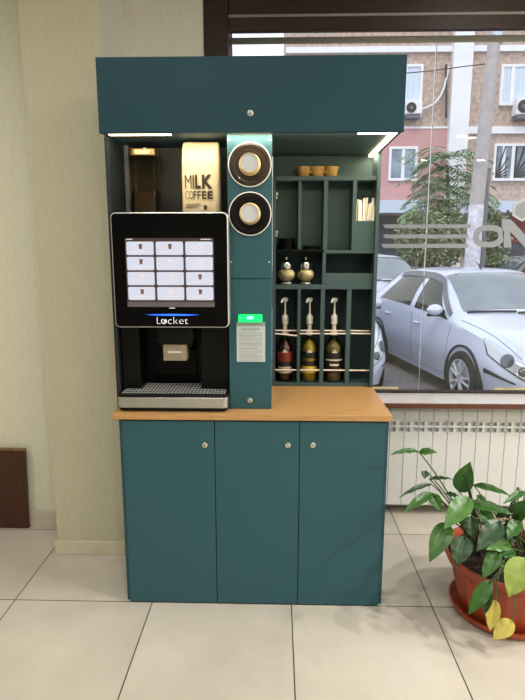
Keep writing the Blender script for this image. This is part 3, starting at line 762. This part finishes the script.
# ---------------------------------------------------------------- outside: street
ST = -.20
struct(MB().box(-14, 26, 3.2, 40, ST-.1, ST).build('ground_street', M['asph']))
for (xa, xb, ya, lab) in ((352, 398, 387, 'left'), (494, 560, 388, 'right')):
    A = at(xa, ya, 3.9); B = at(xb, ya, 3.9)
    k = MB().tube([(A.x, 3.9, A.z-.03), (B.x, 3.9, B.z-.03)], .032, 12).build('yellow_log', M['kerb'], smooth=60)
    tag(k, ('short pale yellow log lying outside below the window, near the worktop corner' if lab == 'left' else 'pale yellow log lying outside below the window in front of the parked car'), 'log')
    struct(MB().box(min(A.x, B.x)-.05, B.x+.05, 3.8, 4.0, ST, A.z-.06).build('trim_1' if lab == 'left' else 'trim_2', M['conc']))

# ---------------------------------------------------------------- cars
def lerp(a, b, t): return a+(b-a)*t
CX = [-3.64, -3.60, -3.45, -3.15, -2.75, -2.4, -1.8, -1.3, -1.02, -.65, -.25, .05, .35, .62, .76, .84, .875]
#        bottom z,  w_bot, z_mid, w_mid, z_belt, w_belt, z_rail, w_rail, z_top
CS = [(.42,.55,.60,.62,.80,.60,.86,.50,.88),
      (.34,.62,.58,.72,.90,.70,.98,.58,1.01),
      (.24,.70,.56,.79,.94,.77,1.03,.62,1.06),
      (.20,.76,.56,.835,.95,.81,1.06,.62,1.10),
      (.18,.78,.56,.845,.955,.825,1.24,.59,1.29),
      (.18,.79,.56,.845,.95,.83,1.365,.565,1.42),
      (.18,.79,.56,.845,.935,.83,1.425,.565,1.475),
      (.18,.79,.56,.845,.92,.83,1.42,.57,1.47),
      (.18,.79,.56,.845,.91,.83,1.38,.58,1.43),
      (.18,.79,.56,.845,.90,.825,1.20,.63,1.235),
      (.18,.79,.55,.845,.88,.82,.985,.70,1.02),
      (.18,.79,.54,.845,.84,.81,.905,.68,.95),
      (.20,.78,.52,.835,.78,.79,.845,.66,.89),
      (.21,.74,.48,.80,.68,.74,.745,.60,.79),
      (.22,.66,.44,.73,.60,.67,.66,.54,.69),
      (.24,.56,.40,.62,.52,.57,.57,.46,.585),
      (.30,.48,.38,.53,.46,.50,.49,.42,.50)]
def cspline(ts, vs, t):
    if t <= ts[0]: return vs[0]
    if t >= ts[-1]: return vs[-1]
    i = max(k for k in range(len(ts)) if ts[k] <= t); i = min(i, len(ts)-2)
    def sl(k):
        if k == 0: return (vs[1]-vs[0])/(ts[1]-ts[0])
        if k == len(ts)-1: return (vs[-1]-vs[-2])/(ts[-1]-ts[-2])
        a = (vs[k]-vs[k-1])/(ts[k]-ts[k-1]); b = (vs[k+1]-vs[k])/(ts[k+1]-ts[k])
        return 0 if a*b <= 0 else 2*a*b/(a+b)
    h = ts[i+1]-ts[i]; u = (t-ts[i])/h; m0, m1 = sl(i)*h, sl(i+1)*h
    return (2*u**3-3*u*u+1)*vs[i]+(u**3-2*u*u+u)*m0+(-2*u**3+3*u*u)*vs[i+1]+(u**3-u*u)*m1
def csec(x):
    return [cspline(CX, [s[k] for s in CS], x) for k in range(9)]
TS = [0, 1, 2, 3, 4]
def cpt(x, t, off=0, side=1):
    """point of the car skin: x along, t 0 bottom .. 1 mid .. 2 belt .. 3 roof rail .. 4 centre"""
    def q(x, t):
        zb, wb_, zm, wm, zl, wl, zr, wr, zt = csec(x)
        W = [wb_, wm, wl, wr, 0]; Z = [zb, zm, zl, zr, zt]
        if t <= 2: y = cspline([0, 1, 2], W[:3], t); z = cspline([0, 1, 2], Z[:3], t)
        elif t <= 3:
            u = t-2; y = lerp(wl, wr, u)+.03*math.sin(PI*u)*min(1, max(0, (zr-zl)/.3)); z = lerp(zl, zr, u)
        else:
            u = t-3; a = u*PI/2; y = wr*math.cos(a)**.8 if u < 1 else 0; z = zr+(zt-zr)*math.sin(a)**.9 if u > 0 else zr
        return Vector((x, y, z))
    p = q(x, t)
    if off:
        e = .01; du = q(min(x+e, .87), t)-q(max(x-e, -3.63), t); dv = q(x, min(4, t+e))-q(x, max(0, t-e))
        nn = du.cross(dv)
        if nn.length > 1e-9:
            nn.normalize()
            if nn.dot(Vector((0, p.y, p.z-.6))) < 0: nn = -nn
            p = p+nn*off
    return Vector((p.x, p.y*side, p.z))
def patch(mb, f, nu, nv):
    mb.grid([[f(i/nu, j/nv) for j in range(nv+1)] for i in range(nu+1)])
def make_car(label, cat, loc, rz, paint, group=None, scale=1):
    """front points to local +X; origin at the front axle on the ground"""
    t = thing('parked_car', label, cat, loc, group, rz); t.scale = (scale,)*3
    body = MB(); xs = []
    for a, b in zip(CX[:-1], CX[1:]):
        k = max(1, int((b-a)/.06)); xs += [lerp(a, b, i/k) for i in range(k)]
    xs.append(CX[-1]); tt = [i/8 for i in range(33)]
    for sd in (1, -1): body.grid([[cpt(x, q, 0, sd) for q in tt] for x in xs])
    for x in (xs[0], xs[-1]):
        ring = [cpt(x, q, 0, 1) for q in tt]+[cpt(x, q, 0, -1) for q in reversed(tt[:-1])]; body.add(ring, [tuple(range(len(ring)))])
    body.grid([[cpt(x, 0, 0, 1) for x in xs], [cpt(x, 0, 0, -1) for x in xs]])
    bo = body.build('body', paint, t, smooth=45)
    # wheel arches: dark disc pockets cut into the sides
    for wx in (0, -2.62):
        for sd in (1, -1):
            MB().lathe([(.355, sd*.60), (.372, sd*.858), (.352, sd*.862), (.345, sd*.66), (.001, sd*.62)], (wx, 0, .315), 40, 'y', cap=False).build('wheel_arch', M['trimk'], t, smooth=30)
            w = MB().lathe([(.21, sd*.66), (.295, sd*.67), (.31, sd*.69), (.31, sd*.85), (.298, sd*.868), (.225, sd*.870), (.215, sd*.858), (.205, sd*.80)], (wx, 0, .31), 40, 'y', cap=True).build('wheel', M['rub'], t, smooth=40)
            rm = MB(); rm.lathe([(.214, sd*.859), (.220, sd*.872), (.205, sd*.872), (.195, sd*.84)], (wx, 0, .31), 40, 'y', cap=False)
            rm.lathe([(.055, sd*.84), (.055, sd*.868), (.035, sd*.876), (.001, sd*.876)], (wx, 0, .31), 20, 'y', cap=False)
            for k in range(5):
                for dd in (-.16, .16):
                    a = 2*PI*k/5+dd; b = a+dd*.35
                    p0 = (wx+.045*math.cos(a), sd*.866, .31+.045*math.sin(a)); p1 = (wx+.208*math.cos(b), sd*.866, .31+.208*math.sin(b))
                    rm.tube([p0, p1], [.018, .014], 6)
            rm.build('rim', M['alloy'], w, smooth=40)
            MB().lathe([(.001, sd*.812), (.2, sd*.812)], (wx, 0, .31), 30, 'y', cap=False).build('brake_disc', M['trimk'], w)
    # windscreen and rear window
    g = MB(); patch(g, lambda u, v: cpt(lerp(-.30, -1.00, u), 3.09+v*.91, .006, 1), 14, 12); patch(g, lambda u, v: cpt(lerp(-.30, -1.00, u), 3.09+v*.91, .006, -1), 14, 12)
    g.build('windscreen', M['wglass'], t, smooth=60)
    g = MB()
    for sd in (1, -1): patch(g, lambda u, v: cpt(lerp(-2.52, -3.10, u), 3.12+v*.88, .006, sd), 12, 10)
    g.build('rear_window', M['cglass'], t, smooth=60)
    for sd in (1, -1):
        def wtop(x): return 2.90
        def wbot(x): return 2.07
        # front: slanted front edge following the windscreen post
        def fw(u, v):
            xb0, xb1 = -.42, -1.36; xt0, xt1 = -.98, -1.34
            x = lerp(lerp(xb0, xb1, u), lerp(xt0, xt1, u), v); return cpt(x, lerp(2.08, 2.90, v), .006, sd)
        def rw(u, v):
            xb0, xb1 = -1.50, -2.62; xt0, xt1 = -1.48, -2.18
            x = lerp(lerp(xb0, xb1, u), lerp(xt0, xt1, u), v); return cpt(x, lerp(2.09, 2.90, v), .006, sd)
        for fn in (fw, rw):
            m_ = MB(); patch(m_, fn, 10, 8); m_.build('side_window', M['cglass'], t, smooth=60)
        vz = MB()
        patch(vz, lambda u, v: cpt(lerp(-.92, -2.30, u), lerp(2.84, 2.985, v), .016, sd), 22, 3)
        patch(vz, lambda u, v: cpt(lerp(-.42, -.95, u), lerp(2.30+.55*u, 2.55+.43*u, v), .014, sd), 10, 3)
        vz.build('wind_deflector', mat('deflector', (96,98,102), .2, coat=.5) if False else M['pipe'], t, smooth=60)
        sm_ = MB()
        for pts in ([(-1.42, 2.05+.0*i) if False else (lerp(-1.40, -1.36, i/10), lerp(2.05, .25, i/10)) for i in range(11)], [(lerp(-.34, -.42, i/10), lerp(2.0, .25, i/10)) for i in range(11)], [(lerp(-.42, -2.3, i/14), .22) for i in range(15)], [(lerp(-2.62, -2.30, i/8), lerp(2.0, .9, i/8)) for i in range(9)]):
            sm_.tube([cpt(x, q, .001, sd) for x, q in pts], .004, 5)
        sm_.tube([cpt(lerp(-.22, .72, i/14), 2.55+.2*math.sin(i/14*PI), .001, sd) for i in range(15)], .004, 5)
        sm_.build('panel_seam', M['seam'], t)
        for x in (-1.22, -2.22):
            p0 = [cpt(x+.09-.18*i/6, 1.62, .004+.03*math.sin(PI*i/6), sd) for i in range(7)]
            MB().tube(p0, .014, 8).build('door_handle', paint, t, smooth=60)
        c = cpt(-.60, 2.22, 0, sd); mm = MB()
        rows = []
        for i in range(9):
            a = PI*i/8
            rows.append([(c.x+.05-.07*math.cos(a)*1.0+.02*math.cos(b)*math.sin(a), c.y+sd*(.125+.105*math.sin(a)*math.cos(b)), c.z+.055+.068*math.sin(a)*math.sin(b)) for b in [2*PI*k/14 for k in range(15)]])
        mm.grid(rows); mo = mm.build('mirror', paint, t, smooth=60)
        MB().tube([c+Vector((0, -sd*.02, .02)), c+Vector((.03, sd*.06, -.0)), c+Vector((.04, sd*.21, -.005))], [.03, .028, .018], 8).build('mirror_base', M['trimk'], mo, smooth=60)
        h = MB(); patch(h, lambda u, v: cpt(lerp(lerp(.30, .855, u), lerp(.44, .85, u), 1-v), lerp(lerp(1.62, 1.45, u), lerp(2.12, 2.45, u), v), .012, sd), 12, 8)
        ho = h.build('headlight', M['lens'], t, smooth=60)
        h2 = MB(); patch(h2, lambda u, v: cpt(lerp(lerp(.285, .86, u), lerp(.415, .86, u), 1-v), lerp(lerp(1.57, 1.38, u), lerp(2.15, 2.48, u), v), .007, sd), 12, 8); h2.build('lamp_surround', M['trimk'], ho, smooth=60)
        for (hx_, ht, hr) in ((.66, 1.86, .070), (.79, 1.85, .048)):
            cc_ = cpt(hx_, ht, .014, sd); n_ = (cpt(hx_, ht, .1, sd)-cc_).normalized(); aa = n_.orthogonal().normalized(); bb_ = n_.cross(aa)
            r0 = [cc_+(aa*math.cos(2*PI*k/24)+bb_*math.sin(2*PI*k/24))*hr for k in range(24)]
            r1 = [cc_+n_*.006+(aa*math.cos(2*PI*k/24)+bb_*math.sin(2*PI*k/24))*hr*.8 for k in range(24)]
            MB().grid([r0+[r0[0]], r1+[r1[0]], [cc_+n_*.004]*25]).build('lamp', M['lensdk'], ho, smooth=60)
        f = MB(); patch(f, lambda u, v: cpt(lerp(.41, .78, u), lerp(.86+.1*u, 1.04, v), .008, sd), 8, 3); f.build('bumper_trim', M['trimk'], t, smooth=60)
    gr_ = MB()
    for sd in (1, -1): patch(gr_, lambda u, v: Vector((.872+.012, sd*.40*u, lerp(.32, .44, v))), 6, 3)
    gr_.build('grille', M['trimk'], t)
    for a, b in (((-.22, .55), (-.16, -.05)), ((-.20, -.05), (-.26, -.60))):
        pts = [cpt(lerp(a[0], b[0], i/8), 4-abs(lerp(a[1], b[1], i/8))/.72, .018, 1 if lerp(a[1], b[1], i/8) >= 0 else -1) for i in range(9)]
        MB().tube(pts, .014, 6).build('wiper', M['trimk'], t)
    MB().tube([cpt(-1.2, 4, .0), cpt(-1.26, 4, .05), cpt(-1.34, 4, .09)], [.012, .008, .004], 8).build('antenna', M['trimk'], t)
    return t
def place(fx, fy, th):  # near front wheel face at (fx, fy); heading th from -Y towards +X
    ux, uy = math.sin(th), -math.cos(th)
    vx, vy = math.cos(th), math.sin(th)
    return (fx+.86*vx, fy+.86*vy, ST), math.atan2(uy, ux)
th = math.radians(10)
l, r_ = place(2.02, 5.86, th)
make_car('white sedan parked at an angle outside the window, nearest and largest', 'car', l, r_, M['car'], 'parked cars')
l, r_ = place(1.27-1.72, 6.6, math.radians(3))
make_car('white car with only its headlight corner showing right of the shelf unit', 'car', l, r_, M['car'], 'parked cars')
l, r_ = place(1.42, 10.65, math.radians(8))
make_car('white car parked behind the near sedan, its windscreen above the sedan rear', 'car', l, r_, M['car'], 'parked cars', 1.1)
make_car('pale silver car farthest back, only its roof showing at left', 'car', (.6, 16.9, ST), math.radians(180), M['carsil'], 'parked cars', 1.12)
make_car('black car parked far right behind the white sedan', 'car', (5.2, 14.5, ST), math.radians(195), M['cardk'], 'parked cars', 1.08)

# ---------------------------------------------------------------- building across the street
BY = 21.0
def bq(px, py): p = at(px, py, BY); return p.x, p.z
bld = thing('apartment_building', 'brown stucco apartment building with white bands across the street', 'building', (0, 0, 0))
xl = bq(286, 36)[0]
MB().box(xl, 24, BY, BY+8, ST, 12).build('wall', M['stucco'], bld)
x0, _ = bq(300, 170); x1, z1 = bq(449, 128); _, z0 = bq(449, 206)
MB().box(xl+.01, x1, BY-.05, BY, z0-2.6, z1).build('pink_wall', M['pink'], bld)
xa, _ = bq(450, 80); xb, _ = bq(469, 80)
MB().box(xa, xb, BY-.3, BY, ST, 12).build('pilaster', M['bwhite'], bld)
zt0 = bq(500, 52)[1]; zt1 = bq(500, 46)[1]
MB().box(xl, 24, BY-.1, BY, zt0, zt1).build('band', M['bwhite'], bld)
zb0 = bq(500, 134)[1]; zb1 = bq(500, 127)[1]
MB().box(xb, 24, BY-.1, BY, zb0, zb1).build('band', M['bwhite'], bld)
MB().box(xl, xa, BY-.08, BY, bq(420, 129)[1], bq(420, 127)[1]).build('band', M['bwhite'], bld)
def bwin(xp0, xp1, yp0, yp1, splits, glass, grille=False):
    a, zt = bq(xp0, yp0); b, zb = bq(xp1, yp1); f = MB(); w = .09
    f.box(a, b, BY-.10, BY+.02, zt-w, zt).box(a, b, BY-.14, BY+.02, zb, zb+w).box(a, a+w, BY-.10, BY+.02, zb+w, zt-w).box(b-w, b, BY-.10, BY+.02, zb+w, zt-w)
    for s in splits: x = lerp(a, b, s); f.box(x-.06, x+.06, BY-.09, BY+.02, zb+w, zt-w)
    fo = f.build('window', M['bwhite'], bld)
    MB().box(a+w, b-w, BY-.06, BY-.05, zb+w, zt-w).build('pane', glass, fo)
    if grille:
        g = MB(); cx_, cz_ = lerp(a, b, .95), zb+w
        for s_, e_ in ((0, .45), (.55, 1)):
            X0, X1 = lerp(a, b, s_)+.1, lerp(a, b, e_)-.05
            for k in range(7):
                q = PI/2*k/6; L_ = min((X1-X0)/max(.01, math.cos(q)), (zt-zb-.2)/max(.01, math.sin(q)))
                g.tube([(X0, BY-.09, zb+.1), (X0+L_*math.cos(q), BY-.09, zb+.1+L_*math.sin(q))], .025, 5)
        g.build('window_grille', M['bgrille'], fo)
bwin(398, 420.5, 65, 117, (.3,), M['curtain'])
bwin(501, 545, 65, 106, (.25,), M['curtain'])
bwin(389, 416, 147, 181, (.5,), M['bwin'])
bwin(494, 526, 144, 181, (.28, .55), M['bwin'], True)
zc0 = bq(500, 214)[1]; zc1 = bq(500, 203)[1]
MB().box(xb, 24, BY-.9, BY, zc0, zc1).build('canopy', M['awn'], bld)
MB().box(xl, bq(418, 205)[0], BY-1.2, BY, bq(400, 215)[1], bq(400, 203)[1]).build('canopy', M['awn'], bld)
MB().box(xl, bq(425, 230)[0], BY-.12, BY-.06, ST, bq(400, 216)[1]).build('shop_front', M['shopdk'], bld)
MB().box(bq(494, 230)[0], 24, BY-.12, BY, bq(500, 243)[1], bq(500, 216)[1]).build('shop_sign', M['shopred'], bld)
MB().box(bq(494, 230)[0], 24, BY-.10, BY, ST, bq(500, 243)[1]).build('shop_front', M['shopdk'], bld)
def ac(px0, px1, py0, py1, lab):
    a, zt = bq(px0, py0); b, zb = bq(px1, py1)
    t = thing('air_conditioner', lab, 'air conditioner', (lerp(a, b, .5), BY-.2, zb), 'air conditioners on the facade')
    w = (b-a)/2; h = zt-zb
    MB().box(-w, w, -.25, .2, .03, h).build('casing', M['bwhite'], t, bevel=.03)
    r = min(h*.38, w*.6)
    MB().lathe([(r, -.27), (r, -.25)], (-w+r*1.15, 0, h*.5), 24, 'y').build('fan_guard', M['bgrille'], t)
    MB().lathe([(r*.35, -.28), (r*.35, -.27)], (-w+r*1.15, 0, h*.5), 16, 'y').build('fan_hub', M['pipe'], t)
    MB().box(-w*.8, w*.8, -.2, .2, -.1, .03).build('bracket', M['pipe'], t)
ac(403, 419, 104, 117.5, 'white air conditioner under the upper left window of the building')
ac(512, 532, 101, 118, 'white air conditioner under the upper right window of the building')
# cables
def cable(pts, r, lab, name='wall_cable', Y=BY-.15, m='cable'):
    P_ = [at(a, b, Y) for a, b in pts]; o = MB().tube(P_, r, 6).build(name, M[m], smooth=60); tag(o, lab, 'cable')
cable([(418, 110), (426, 108), (434, 104), (440, 97), (444, 88), (447, 76), (449, 66)], .04, 'pale curved cable on the brown wall running up from the air conditioner', m='bwhite')
cable([(446, 64), (446.5, 90), (446, 118)], .035, 'dark vertical cable on the brown wall left of the white pilaster')
cable([(396, 74), (430, 71), (460, 67), (485, 64)], .011, 'thin overhead wire crossing in front of the building to the pole', 'overhead_wire', Y=13.0)

# ---------------------------------------------------------------- utility pole
po = thing('utility_pole', 'leaning grey concrete utility pole with whitewashed base behind the sedan', 'pole')
T = at(496, 25, 12.0); Bm = at(476.5, 205, 12.0); Bt = at(471.5, 268, 12.0); d = (Bt-Bm).normalized(); G = Bt+d*((ST-Bt.z)/d.z)
MB().tube([T+(T-Bm)*.3, T, (T+Bm)/2, Bm], [.115, .12, .135, .15], 16).build('shaft', M['conc'], po, smooth=60)
MB().tube([Bm, Bt, G], [.151, .165, .18], 16).build('whitewashed_base', M['limew'], po, smooth=60)
MB().lathe([(.13, 0), (.13, .22)], tuple(at(495, 44, 12.0)), 16).build('pole_band', M['awn'], po, smooth=40)
p2 = MB().tube([at(489, 168, 12.6), at(487, 190, 12.6), at(485, 216, 12.6), at(483, 262, 12.6), Vector((at(483, 262, 12.6).x-.02, 12.6, ST))], .05, 8).build('drain_pipe', M['pipe'], smooth=60)
tag(p2, 'thin dark grey pipe standing just right of the utility pole', 'pipe')
p3 = MB().tube([at(508, 210, 16), Vector((at(507, 262, 16).x, 16, ST))], .04, 8).build('sign_post', M['cable'], smooth=60)
tag(p3, 'thin dark post far right in front of the red shop sign', 'post')

# ---------------------------------------------------------------- trees
def leaflet(mb, p, d, n, L, w):
    d = d.normalized(); s = d.cross(n)
    if s.length < 1e-4: s = d.orthogonal()
    s.normalize(); mb.add([p, p+d*L*.45+s*w, p+d*L, p+d*L*.45-s*w], [(0,1,2,3)])
rt = random.Random(5)
tree = thing('street_tree', 'young tree with long feathery drooping fronds in front of the building', 'tree')
tr_top = at(447, 165, 15); tr_bot = Vector((at(449, 250, 15).x, 15, ST))
MB().tube([tr_bot, (tr_bot+tr_top)/2+Vector((.1, 0, 0)), tr_top], [.09, .07, .04], 10).build('trunk', M['bark'], tree, smooth=60)
fo = MB()
def frond(p, ang, up, L):
    d = Vector((math.cos(ang), math.sin(ang), up)).normalized(); q = p.copy(); n = 13
    for i in range(n):
        d = (d+Vector((0, 0, -.10))).normalized(); q2 = q+d*(L/n)
        side = d.cross(Vector((0, 0, 1)))
        if side.length > 1e-3:
            side.normalize(); ll = .36*math.sin(PI*(i+1.5)/(n+2))+.05
            for sg_ in (1, -1):
                leaflet(fo, q, side*sg_+d*.5+Vector((0, 0, -.3+rt.uniform(-.2, .2))), Vector((rt.uniform(-.3, .3), rt.uniform(-.3, .3), 1)), ll, .026)
        q = q2
cen = []
for (px, py, n, L) in ((447, 156, 16, 1.4), (446, 168, 12, 1.4), (445, 180, 14, 1.4), (436, 190, 10, 1.2), (460, 188, 9, 1.2), (428, 205, 9, 1.1), (450, 203, 10, 1.2), (466, 205, 7, 1.0)):
    p = at(px, py, 15+rt.uniform(-.4, .4))
    for k in range(n): frond(p, 2*PI*k/n+rt.random()*.5, rt.uniform(.1, .9), L*rt.uniform(.7, 1.1))
fo.build('foliage', M['tfol'], tree, fixn=False)
def bush(cx, cy, w, h, Y, n, lab, m, seed):
    r = random.Random(seed); c = at(cx, cy, Y)
    t = thing('shrub', lab, 'shrub', (c.x, Y, ST)); f = MB()
    k = Y/FPX; W, H = w*k/2, h*k/2; zc = c.z-ST
    for i in range(n):
        while True:
            a, b, q = r.uniform(-1, 1), r.uniform(-1, 1), r.uniform(-1, 1)
            if .25 < a*a+b*b+q*q < 1: break
        p = Vector((a*W, b*W*.6, zc+q*H)); d = Vector((r.uniform(-1, 1), r.uniform(-1, 1), r.uniform(-.8, .6)))
        leaflet(f, p, d, Vector((r.uniform(-1, 1), r.uniform(-1, 1), 1)), r.uniform(.08, .16), r.uniform(.022, .042))
    f.build('foliage', m, t, fixn=False)
    MB().tube([(0, 0, 0), (.05, 0, zc*.6), (0, 0, zc)], [.06, .05, .02], 8).build('stem', M['bark'], t)
bush(434, 238, 74, 62, 14.5, 5600, 'wide dense green bush behind the sedan, left of the pole', M['tfol2'], 1)
bush(488, 240, 42, 62, 14.8, 3200, 'small green bush just right of the whitewashed pole', M['tfol2'], 2)

# ---------------------------------------------------------------- light
w = bpy.data.worlds.new('world'); bpy.context.scene.world = w; w.use_nodes = True
nt = w.node_tree; bgd = nt.nodes['Background']
tc = nt.nodes.new('ShaderNodeTexCoord'); sp_ = nt.nodes.new('ShaderNodeSeparateXYZ'); rp = nt.nodes.new('ShaderNodeValToRGB')
nt.links.new(tc.outputs['Generated'], sp_.inputs[0]); nt.links.new(sp_.outputs[2], rp.inputs[0])
rp.color_ramp.elements[0].position = .0; rp.color_ramp.elements[0].color = (.92, .94, 1, 1)
rp.color_ramp.elements[1].position = .8; rp.color_ramp.elements[1].color = (.78, .86, 1, 1)
nt.links.new(rp.outputs[0], bgd.inputs[0]); bgd.inputs[1].default_value = 1.55
sun = bpy.data.lights.new('sun', 'SUN'); sun.energy = 1.2; sun.angle = math.radians(20); sun.color = (1, .96, .9)
so = bpy.data.objects.new('sun', sun); col.objects.link(so); so.rotation_euler = (math.radians(38), 0, math.radians(-15))
def lamp(x, y, e, c=(1, .93, .82), r=.11):
    L_ = bpy.data.lights.new('ceiling_lamp_light', 'AREA'); L_.shape = 'DISK'; L_.size = r*2; L_.energy = e; L_.color = c; L_.spread = math.radians(170)
    o = bpy.data.objects.new('ceiling_lamp_light', L_); col.objects.link(o); o.location = (x, y, 2.985)
LE = mat('lamp_disc', (255,240,215), .5, emit=4, ergb=(255,240,215))
def strip_light(x, y, sx, sy, e, tilt=0):
    L_ = bpy.data.lights.new('strip_light', 'AREA'); L_.shape = 'RECTANGLE'; L_.size = sx; L_.size_y = sy; L_.energy = e; L_.color = (1, .86, .62)
    o = bpy.data.objects.new('strip_light', L_); col.objects.link(o); o.location = (x, y, 1.919); o.rotation_euler.x = math.radians(tilt)
strip_light(-.10, 2.132, 1.06, .03, 3.4, 28)
strip_light(.433, 2.40, .016, .46, 1.4)
def spot(x, y, e):
    lamp(x, y, e, (1, .965, .915), .05)
    struct(MB().lathe([(.024, 2.988), (.024, 3.0)], (x, y, 0), 24).build('trim_ceiling_spot', LE))
def mirrored(px, py):
    """ceiling place whose reflection in the pane is seen there"""
    r = ray(px, py); t = (2.988-HC)/r.z; return r.x*t, 2*WY-r.y*t
for (px, py, e) in ((435, 50, 12), (462, 136, 18), (424, 160, 18), (481, 160, 18)):
    x, y = mirrored(px, py)
    if y > -4.0 and abs(x) < 3.4: spot(x, y, e)
for x, y, e in ((-.55, .9, 13), (.35, -.3, 19), (-1.5, -.6, 14), (2.9, .7, 76), (2.75, 1.8, 46), (-1.0, -2.4, 18), (-2.3, 1.2, 18), (2.6, -1.6, 30)): spot(x, y, e)  # strong right-hand spots are unseen, added to brighten the pilaster's side face

sc_ = bpy.context.scene
sc_.view_settings.view_transform = 'Standard'
sc_.view_settings.look = 'None'
sc_.view_settings.exposure = 0
sc_.cycles.use_denoising = True
sc_.cycles.max_bounces = 10; sc_.cycles.transparent_max_bounces = 16
sc_.cycles.sample_clamp_indirect = 4
sc_.cycles.caustics_reflective = False; sc_.cycles.caustics_refractive = False
